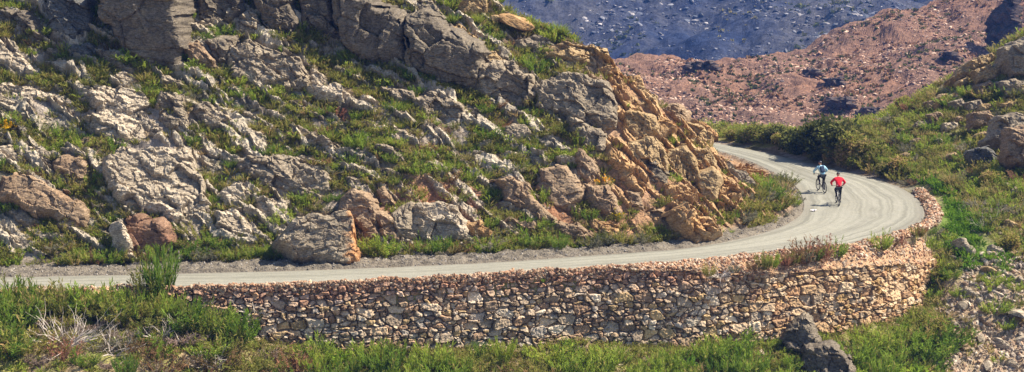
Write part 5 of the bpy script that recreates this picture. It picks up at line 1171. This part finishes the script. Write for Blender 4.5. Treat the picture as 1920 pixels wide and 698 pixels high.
# small roadside post
e_ = empty('roadside_post', tuple(hit(336, 503)[0])); tag(e_, 'short weathered post at the road edge behind the tallest broom bush', 'post')
bm = bmesh.new(); bmesh.ops.create_cone(bm, cap_ends=True, segments=10, radius1=.035, radius2=.032, depth=.85, matrix=Matrix.Translation((0, 0, .38)))
bmesh.ops.create_cone(bm, cap_ends=True, segments=10, radius1=.032, radius2=.010, depth=.05, matrix=Matrix.Translation((0, 0, .829)))
bm_obj('post_shaft', bm, plain('weathered_wood', (.36, .31, .26)), e_)
bm = bmesh.new(); bmesh.ops.create_cube(bm, size=1, matrix=Matrix.Translation((0, 0, .73)) @ Matrix.Diagonal((.085, .085, .05, 1))); bmesh.ops.bevel(bm, geom=bm.edges, offset=.01, segments=2, affect='EDGES')
bm_obj('post_band', bm, plain('rusty_band', (.20, .14, .10)), e_)

# ------------------------------------------------------------------ cyclists
mt = {'tyre': plain('tyre_rubber', (.02, .02, .022), .8), 'rim': plain('alloy_rim', (.10, .10, .11), .4, .5, .6), 'frame': plain('bike_paint', (.03, .03, .035), .35, .5), 'frame2': plain('bike_paint_grey', (.12, .12, .13), .35, .5),
      'red': plain('red_jacket', (.62, .012, .030), .75, .2, 0, .12), 'blue': plain('pale_blue_jacket', (.30, .52, .66), .75, .2, 0, .1), 'black': plain('dark_cloth', (.018, .020, .026), .85, .1), 'navy': plain('navy_pack_fabric', (.025, .045, .09), .8, .2),
      'skin': plain('skin', (.40, .22, .15), .6, .3, 0, .08), 'helmet': plain('dark_helmet', (.03, .03, .04), .4, .5), 'white': plain('white_print', (.75, .73, .72), .7), 'shoe': plain('dark_shoe', (.05, .05, .06), .7), 'steel': plain('bare_steel', (.30, .30, .31), .35, .5, .8)}
def tube(bm, p0, p1, r0, r1=None, seg=10):
    p0 = Vector(p0); p1 = Vector(p1); d = p1 - p0; r1 = r0 if r1 is None else r1
    bmesh.ops.create_cone(bm, cap_ends=True, segments=seg, radius1=r0, radius2=r1, depth=d.length, matrix=Matrix.Translation((p0 + p1) / 2) @ d.to_track_quat('Z', 'Y').to_matrix().to_4x4())
def torus(bm, c, R, r_, nr=40, ns=8, axis='X', flat=1.0):
    vs = []
    for i in range(nr):
        a = 2 * math.pi * i / nr; ring = []
        for j in range(ns):
            b = 2 * math.pi * j / ns; q = R + r_ * math.cos(b); x = r_ * math.sin(b) * flat
            ring.append(bm.verts.new((c[0] + x, c[1] + q * math.cos(a), c[2] + q * math.sin(a))))
        vs.append(ring)
    for i in range(nr):
        for j in range(ns): bm.faces.new([vs[i][j], vs[(i + 1) % nr][j], vs[(i + 1) % nr][(j + 1) % ns], vs[i][(j + 1) % ns]])
RW, YR, YF, BB = .345, -.44, .66, (0, 0, .30)
def bicycle(loc, heading, lean, mat, label, crank):
    e = empty('bicycle', loc); e.rotation_euler = (0, lean, heading); tag(e, label, 'bicycle')
    bm = bmesh.new()
    tube(bm, (0, .56, .86), (0, .0, .30), .020); tube(bm, (0, .53, .93), (0, -.14, .80), .018); tube(bm, (0, 0, .30), (0, -.17, .88), .017); tube(bm, (0, .55, .80), (0, .51, .98), .022)
    for s in (-1, 1): tube(bm, (s * .02, 0, .30), (s * .055, YR, RW), .011); tube(bm, (s * .012, -.15, .80), (s * .055, YR, RW), .009)
    bm_obj('frame', bm, mt[mat], e)
    bm = bmesh.new()
    for s in (-1, 1): tube(bm, (s * .055, .58, .74), (s * .055, YF, RW), .014)
    tube(bm, (-.06, .58, .74), (.06, .58, .74), .018); tube(bm, (0, .58, .74), (0, .55, .82), .018); bm_obj('fork', bm, mt['steel'], e)
    bm = bmesh.new(); tube(bm, (-.34, .46, 1.02), (.34, .46, 1.02), .013); tube(bm, (0, .51, .98), (0, .46, 1.02), .018); bm_obj('handlebar', bm, mt['frame'], e)
    for s in (-1, 1):
        bm = bmesh.new(); tube(bm, (s * .24, .46, 1.02), (s * .35, .455, 1.02), .019); bm_obj('grip', bm, mt['tyre'], e)
    bm = bmesh.new(); prof = [(-.14, .075), (-.08, .075), (0, .045), (.08, .022), (.14, .018)]; rings = []
    for y, w_ in prof: rings.append([bm.verts.new((x * w_, -.20 + y, .945 + dz)) for x, dz in ((-1, .0), (-.6, .022), (0, .028), (.6, .022), (1, 0), (.6, -.025), (-.6, -.025))])
    for a, b in zip(rings, rings[1:]):
        for j in range(7): bm.faces.new([a[j], a[(j + 1) % 7], b[(j + 1) % 7], b[j]])
    bm.faces.new(rings[0][::-1]); bm.faces.new(rings[-1]); bmesh.ops.recalc_face_normals(bm, faces=bm.faces)
    tube(bm, (0, -.17, .86), (0, -.195, .94), .014); bm_obj('saddle', bm, mt['frame'], e)
    for y, rk in ((YR, 'rear'), (YF, 'front')):
        bm = bmesh.new(); torus(bm, (0, y, RW), RW - .026, .026); wv = bm_obj('wheel', bm, mt['tyre'], e, True)
        bm = bmesh.new(); torus(bm, (0, y, RW), RW - .060, .013); tube(bm, (-.045, y, RW), (.045, y, RW), .022)
        bm_obj('rim', bm, mt['rim'], wv)
        bm = bmesh.new()
        for i in range(20):
            a = i * math.pi / 10; s = (-1) ** i; tube(bm, (s * .03, y + .02 * math.cos(a), RW + .02 * math.sin(a)), (0, y + (RW - .065) * math.cos(a), RW + (RW - .065) * math.sin(a)), .0018, seg=4)
        bm_obj('spokes', bm, mt['steel'], wv)
    bm = bmesh.new(); torus(bm, (.045, 0, .30), .085, .006, 24, 6); tube(bm, (-.07, 0, .3), (.07, 0, .3), .018)
    ped = []
    for s, a in ((-1, crank), (1, crank + math.pi)):
        q = (s * .085, .17 * math.cos(a), .30 + .17 * math.sin(a)); tube(bm, (s * .07, 0, .30), q, .010); ped.append(q)
    bm_obj('crank', bm, mt['steel'], e)
    for s, q in zip((-1, 1), ped):
        bm = bmesh.new(); bmesh.ops.create_cube(bm, size=1, matrix=Matrix.Translation((q[0] + s * .05, q[1], q[2])) @ Matrix.Diagonal((.09, .08, .02, 1))); bm_obj('pedal', bm, mt['frame'], e)
    return e, ped
def skin(name, verts, edges, radii, mat, parent, sub=2, root=0):
    me = bpy.data.meshes.new(name); me.from_pydata([tuple(v) for v in verts], edges, []); me.update()
    o = bpy.data.objects.new(name, me); C.objects.link(o); sk = o.modifiers.new('skin', 'SKIN')
    if not me.skin_vertices:
        bpy.context.view_layer.update()
        bpy.context.view_layer.objects.active = o
    sv = me.skin_vertices[0].data
    for i, r_ in enumerate(radii):
        sv[i].radius = r_ if isinstance(r_, tuple) else (r_, r_)
        sv[i].use_root = (i == root)
    ss = o.modifiers.new('sub', 'SUBSURF'); ss.levels = sub; ss.render_levels = sub
    bpy.context.view_layer.update(); dg = bpy.context.evaluated_depsgraph_get(); m2 = bpy.data.meshes.new_from_object(o.evaluated_get(dg))
    o.modifiers.clear(); o.data = m2; m2.name = name
    for p in m2.polygons: p.use_smooth = True
    m2.materials.clear(); m2.materials.append(mt[mat]); o.parent = parent; return o
def rider(e_loc, heading, lean, ped, jacket, label, head_down=.1, elbows=.12, prints=False, hair=False):
    e = empty('person', e_loc); e.rotation_euler = (0, lean, heading); tag(e, label, 'cyclist', 'cyclists riding up the gravel road')
    V = lambda *a: Vector(a)
    hip = V(0, -.20, 1.02); waist = V(0, -.10, 1.18); chest = V(0, .08, 1.40); neck = V(0, .19, 1.54); head = V(0, .24, 1.63)
    sh = {s: V(s * .19, .12, 1.46) for s in (-1, 1)}; el = {s: V(s * (.30 + elbows), .22, 1.23) for s in (-1, 1)}; wr = {s: V(s * .31, .41, 1.07) for s in (-1, 1)}
    hj = {s: V(s * .095, -.19, .98) for s in (-1, 1)}; an, kn = {}, {}
    for s, q in zip((-1, 1), ped):
        a = V(q[0] + s * .03, q[1] - .07, q[2] + .10); an[s] = a; d = a - hj[s]; L = min(d.length, .86); th, shn = .44, .43
        c = (th * th + L * L - shn * shn) / (2 * th * L); c = max(-1, min(1, c)); ang = math.acos(c); dn = d.normalized(); fw = V(s * .10, 1, .3); fw = (fw - dn * fw.dot(dn)).normalized()
        kn[s] = hj[s] + dn * th * math.cos(ang) + fw * th * math.sin(ang)
    # body: one continuous skin
    vs = [hip, waist, chest, neck, head]; ed = [(0, 1), (1, 2), (2, 3), (3, 4)]; ra = [(.13, .10), (.115, .09), (.14, .10), .05, .05]
    for s in (-1, 1):
        i = len(vs); vs += [sh[s], el[s], wr[s]]; ed += [(2, i), (i, i + 1), (i + 1, i + 2)]; ra += [.055, .040, .027]
        i = len(vs); vs += [hj[s], kn[s], an[s]]; ed += [(0, i), (i, i + 1), (i + 1, i + 2)]; ra += [.082, .055, .036]
    body = skin('body', vs, ed, ra, 'skin', e)
    # head with face and ears, joined to the body mesh
    bm = bmesh.new(); bm.from_mesh(body.data); hc = V(0, .27, 1.68)
    r0 = bmesh.ops.create_uvsphere(bm, u_segments=20, v_segments=14, radius=1, matrix=Matrix.Translation(hc) @ Matrix.Rotation(-.3 - head_down, 4, 'X') @ Matrix.Diagonal((.075, .095, .115, 1)))
    for p, s_ in (((0, .10, -.01), (.012, .022, .022)), ((.078, 0, 0), (.010, .02, .03)), ((-.078, 0, 0), (.010, .02, .03)), ((0, .09, -.05), (.025, .008, .006)), ((.03, .088, .02), (.012, .008, .007)), ((-.03, .088, .02), (.012, .008, .007))):
        bmesh.ops.create_uvsphere(bm, u_segments=8, v_segments=6, radius=1, matrix=Matrix.Translation(hc) @ Matrix.Rotation(-.3 - head_down, 4, 'X') @ Matrix.Translation(p) @ Matrix.Diagonal((*s_, 1)))
    # hands: palm, four curled fingers, thumb round the grip
    for s in (-1, 1):
        c = V(s * .30, .445, 1.045); bmesh.ops.create_uvsphere(bm, u_segments=10, v_segments=8, radius=1, matrix=Matrix.Translation(c) @ Matrix.Diagonal((.042, .045, .020, 1)))
        for k in range(4):
            x = s * (.268 + .021 * k); ln = (.9, 1, .95, .8)[k]; a = V(x, .465, 1.050); b = V(x, .465 + .032 * ln, 1.036); d = V(x, .465 + .026 * ln, 1.006); f = V(x, .462, .998)
            tube(bm, a, b, .0095, .009, 6); tube(bm, b, d, .009, .008, 6); tube(bm, d, f, .008, .007, 6)
        tube(bm, (s * .262, .43, 1.045), (s * .240, .455, 1.020), .011, .010, 6); tube(bm, (s * .240, .455, 1.020), (s * .245, .475, 1.005), .010, .008, 6)
    bm.to_mesh(body.data); bm.free()
    for p in body.data.polygons: p.use_smooth = True
    # jacket, trousers, shoes, helmet
    vs = [V(0, -.22, 1.03), V(0, -.10, 1.19), V(0, .06, 1.41), V(0, .17, 1.535)]; ed = [(0, 1), (1, 2), (2, 3)]; ra = [(.165, .125), (.160, .125), (.185, .135), (.075, .07)]
    for s in (-1, 1): i = len(vs); vs += [sh[s] + V(s * .015, -.01, .0), el[s], wr[s] - V(0, .015, -.005)]; ed += [(2, i), (i, i + 1), (i + 1, i + 2)]; ra += [.088, .070, .048]
    jk = skin('jacket', vs, ed, ra, jacket, e)
    if prints:
        bm = bmesh.new()
        for k, x in enumerate((-.085, -.055, -.02, .01, .045, .075)):
            bmesh.ops.create_cube(bm, size=1, matrix=Matrix.Translation((x, -.232 - .0, 1.145 + .006 * (k % 2))) @ Matrix.Rotation(math.radians(-25), 4, 'X') @ Matrix.Diagonal((.021, .02, .040, 1)))
        bm_obj('print', bm, mt['white'], jk)
    vs = [V(0, -.20, 1.03)]; ed = []; ra = [(.15, .12)]
    for s in (-1, 1): i = len(vs); vs += [hj[s], kn[s], an[s] + V(0, 0, .03)]; ed += [(0, i), (i, i + 1), (i + 1, i + 2)]; ra += [.10, .072, .048]
    skin('trousers', vs, ed, ra, 'black', e)
    for s in (-1, 1):
        bm = bmesh.new(); q = an[s]; bmesh.ops.create_uvsphere(bm, u_segments=12, v_segments=8, radius=1, matrix=Matrix.Translation(q + V(0, .05, -.045)) @ Matrix.Diagonal((.048, .135, .045, 1)))
        for v in bm.verts: v.co.z = max(v.co.z, q.z - .083)
        tube(bm, q + V(0, 0, .01), q + V(0, 0, -.05), .045, .05, 10); bm_obj('shoe', bm, mt['shoe'], e, True)
    bm = bmesh.new(); bmesh.ops.create_uvsphere(bm, u_segments=20, v_segments=14, radius=1)
    for v in list(bm.verts):
        if v.co.z < -.05: v.co.z = -.05 + (v.co.z + .05) * .12
    for f in list(bm.faces):                        # vents: shallow grooves front to back
        pass
    for v in bm.verts:
        if v.co.z > .15: g_ = abs(math.sin(v.co.x * 9)); v.co *= 1 - .06 * (g_ < .35)
    bmesh.ops.transform(bm, matrix=Matrix.Translation(hc + V(0, -.01, .035)) @ Matrix.Rotation(-.25 - head_down, 4, 'X') @ Matrix.Diagonal((.100, .135, .105, 1)), verts=bm.verts)
    bm_obj('helmet', bm, mt['helmet'], e, True); return e
def rider_pair(pxr, pyr, heading, lean, mat, jacket, blab, plab, crank, **k):
    x, y = at_z(pxr, pyr); rx, ry = -math.sin(heading), math.cos(heading)
    loc = (x + rx * .44, y + ry * .44, .05)
    e, ped = bicycle(loc, heading, lean, mat, blab, crank); return loc, rider(loc, heading, lean, ped, jacket, plab, **k), e
lr, pr, _b = rider_pair(1573, 388, math.radians(-2), 0.0, 'frame2', 'red', 'mountain bike ridden by the cyclist in the red jacket', 'cyclist in a red jacket and black tights seen from behind', math.radians(100), head_down=.25, elbows=.10, prints=True)
lb, pb, _b = rider_pair(1546, 364, math.radians(11), -.04, 'frame', 'blue', 'mountain bike ridden by the cyclist in the pale blue jacket', 'cyclist in a pale blue jacket and dark helmet riding ahead of the red one', math.radians(70), head_down=.0, elbows=.12)
bp = empty('backpack', lb); bp.rotation_euler = pb.rotation_euler; tag(bp, 'dark backpack worn over the pale blue jacket', 'backpack')
bm = bmesh.new(); bmesh.ops.create_cube(bm, size=1); bmesh.ops.bevel(bm, geom=bm.edges, offset=.28, segments=4, affect='EDGES', profile=.6)
bmesh.ops.transform(bm, matrix=Matrix.Translation((0, -.125, 1.36)) @ Matrix.Rotation(math.radians(-32), 4, 'X') @ Matrix.Diagonal((.27, .17, .40, 1)), verts=bm.verts); bm_obj('pack', bm, mt['navy'], bp, True)
bm = bmesh.new(); bmesh.ops.create_cube(bm, size=1); bmesh.ops.bevel(bm, geom=bm.edges, offset=.25, segments=3, affect='EDGES')
bmesh.ops.transform(bm, matrix=Matrix.Translation((0, -.205, 1.29)) @ Matrix.Rotation(math.radians(-32), 4, 'X') @ Matrix.Diagonal((.19, .06, .17, 1)), verts=bm.verts); bm_obj('pocket', bm, mt['black'], bp, True)
for s in (-1, 1):
    bm = bmesh.new(); pts = [(s * .10, -.06, 1.52), (s * .12, .06, 1.60), (s * .13, .19, 1.50), (s * .13, .17, 1.34), (s * .15, .05, 1.24)]
    for a, b in zip(pts, pts[1:]): tube(bm, a, b, .020, seg=6)
    bm_obj('strap', bm, mt['navy'], bp, True)
# crumpled white litter on the road
x, y = at_z(1526, 397); bm = bmesh.new(); bmesh.ops.create_grid(bm, x_segments=14, y_segments=14, size=.13)
for v in bm.verts: v.co.z = .05 + .05 * float(gn(np.array([v.co.x * 14]), np.array([v.co.y * 14]), 4)[0]) + .03 * float(facets(np.array([v.co.x * 12]), np.array([v.co.y * 12]), 6)[0][0]); v.co.x *= 1 + .3 * math.sin(v.co.y * 20)
bmesh.ops.solidify(bm, geom=bm.faces, thickness=.004)
o = bm_obj('litter', bm, plain('white_paper', (.80, .76, .78), .8)); o.location = (x, y, .03); tag(o, 'crumpled white litter lying on the road left of the cyclists', 'litter')

def far_scrub(P, n, smin, smax, mat, label, seed, s0=.25, t0=.2, t1=.97, thr=.0, sc_=12.):
    pp = on_patch(P, n, seed, s0, 1, t0, t1); r = np.random.default_rng(seed); d = fbm(pp[:, 0] / sc_, pp[:, 1] / (sc_ * 1.5), 4, seed + 1); pp = pp[d + r.uniform(-.15, .15, len(pp)) > thr]
    q = np.repeat(pp, 9, 0); h = np.repeat(smin + (smax - smin) * r.uniform(0, 1, len(pp)) ** 2, 9); k = len(q)
    V, F, K = blades(q + r.normal(0, .28, (k, 3)) * h[:, None] * np.array([1, 1, .2]), unit(r.normal(0, .5, (k, 3)) + np.array([0, 0, 1.])), h * r.uniform(.6, 1.1, k), h * .55, np.full(k, .4), r, 0.2)
    o = link('scrub', mesh_np('scrub', V, F, {'col': K}), M[mat]); tag(o, label, 'scrub', kind='stuff')
far_scrub(PK, 3400, .25, .6, 'darkleaf', 'dark low scrub dotted over the pink slope', 71, thr=.05)
far_scrub(PK, 2600, .3, .7, 'heath', 'dry brown scrub on the pink slope', 72, thr=.0)
far_scrub(BL, 5000, .6, 1.6, 'darkleaf', 'dark scrub on the burnt far mountain', 73, .2, .15, .75, .08, 40.)
far_scrub(BL, 1500, .5, 1.2, 'straw', 'yellowish tufts on the burnt far mountain', 74, .55, .2, .75, .18, 40.)
# ------------------------------------------------------------------ labels for the plants: what, how tall, next to what
LM = [(p.mean(0)[0], p.mean(0)[1], l) for p, o, l in ROCKS if l]
short = {}
EXTRA = [(336, 505, 'the small roadside post'), (302, 520, 'the tallest broom bush'), (120, 640, 'the largest bleached dead bush'), (478, 570, 'the white dead branches'), (1728, 530, 'the right end of the wall'), (1526, 397, 'the white litter'), (1757, 380, 'the parapet tip at the bend'), (1813, 460, 'the long pale fallen stone'), (1890, 590, 'the largest pale block in the rubble'),
         (600, 600, 'the wall where it first shows full height'), (800, 640, 'the foot of the wall left of its middle'), (1000, 650, 'the foot of the wall at its middle'), (1200, 655, 'the foot of the wall right of its middle'), (1380, 640, 'the wall foot left of the dark outcrop'), (1650, 600, 'the wall foot right of the dark outcrop'), (700, 690, 'the bottom edge below the left wall'), (1100, 690, 'the bottom edge below the middle wall'),
         (40, 560, 'the lower left corner of the road'), (200, 600, 'the dead bushes at lower left'), (1470, 270, 'the far stretch of road'), (1640, 320, 'the outer curve of the far road'), (1450, 390, 'the grassy inside of the bend'), (1545, 470, 'the brown heaths on the parapet'), (1400, 490, 'the parapet where it widens'), (146, 575, 'the small yellow flowered plant'), (1780, 300, 'the slope above the parapet tip'), (1830, 400, 'the bright green strip')]
LMS = [(x, y, l if l.startswith('the ') else 'the ' + l) for x, y, l in LM + EXTRA]
def cutlab(l, n=9):
    w_ = l.split()
    for s in (' with ', ' cut by ', ' where ', ' over a ', ' beside ', ' between '):
        if len(l.split()) > n and s in l: l = l.split(s)[0]
    return ' '.join(l.split()[:n + 1])
used = {}
for o_, m_, x_, y_, w_ in EXTRA_ROCKS: PLANTS.append([o_, 'rock_' + m_, x_, y_, .4 if w_ < 15 else .9, None]); KN['rock_' + m_] = ('rock_outcrop', 'rock', [{'pale': 'pale flat rock', 'grey': 'grey slanting rock', 'tan': 'tan rock', 'brown': 'brown rock', 'red': 'reddish rock'}[m_]]); o_['category'] = 'rock'
for rec in PLANTS:
    o, kd, px, py, h, lab = rec
    if lab: used[lab] = used.get(lab, 0) + 1; continue
    nm, cat, phr = KN[kd]; x, y, l = min(LMS, key=lambda q: (q[0] - px) ** 2 + ((q[1] - py) * 1.3) ** 2)
    dx, dy = px - x, py - y; rel = ('right of' if dx > 0 else 'left of') if abs(dx) > abs(dy) * 1.2 else ('below' if dy > 0 else 'above')
    if h < .5: szw = 'low'
    elif h < .85: szw = 'knee high'
    elif h < 1.2: szw = 'waist high'
    else: szw = 'tall'
    if kd.startswith('rock_'): szw = 'small' if h < .5 else 'long'
    rec[5] = (szw, phr[0], rel, cutlab(l), math.hypot(dx, dy))
groups = {}
for rec in PLANTS:
    if isinstance(rec[5], tuple): groups.setdefault(rec[5][:4], []).append(rec)
ORD = ['nearest', 'second nearest', 'third nearest', 'fourth nearest', 'fifth nearest', 'sixth nearest', 'seventh nearest', 'eighth nearest', 'ninth nearest']
for k_, L3 in groups.items():
    L3.sort(key=lambda q: q[5][4])
    for i, rec in enumerate(L3):
        szw, ph, rel, l, _d = k_ + (0,)
        txt = f'{szw} {ph} {rel} {l}' if len(L3) == 1 else f'{ORD[min(i, 8)]} {szw} {ph} {rel} {l}'
        w_ = txt.split(); rec[0]['label'] = ' '.join(w_[:16])
GN = {'dry': 'dried out bushes', 'reed': 'feathery reed clumps', 'shrub': 'olive shrubs', 'green': 'green shrubs', 'bright': 'vivid green shrubs', 'grey': 'grey green shrubs', 'heath': 'brown heath bushes', 'leafy': 'dark leafy bushes', 'leafyolive': 'olive leafy bushes', 'tuft': 'olive grass tufts', 'gtuft': 'green grass tufts', 'straw': 'straw coloured tufts'}
for rec in PLANTS:
    if rec[1] in GN: rec[0]['group'] = GN[rec[1]]

# ------------------------------------------------------------------ air
HAZE = True
if HAZE:
    bm = bmesh.new(); bmesh.ops.create_cube(bm, size=1, matrix=Matrix.Translation((0, 1850, (30 - 90) / 2)) @ Matrix.Diagonal((7200, 5400, 120, 1)))
    m = bpy.data.materials.new('haze'); m.use_nodes = True; nt = m.node_tree; nt.nodes.clear(); out = nt.nodes.new('ShaderNodeOutputMaterial'); v = nt.nodes.new('ShaderNodeVolumePrincipled')
    v.inputs['Color'].default_value = (.13, .32, 1.0, 1); v.inputs['Density'].default_value = .00022; v.inputs['Anisotropy'].default_value = .1
    nt.links.new(v.outputs[0], out.inputs['Volume'])
    o = bm_obj('haze', bm, m); tag(o, 'thin blue air between the road and the far mountains', 'haze', kind='stuff')
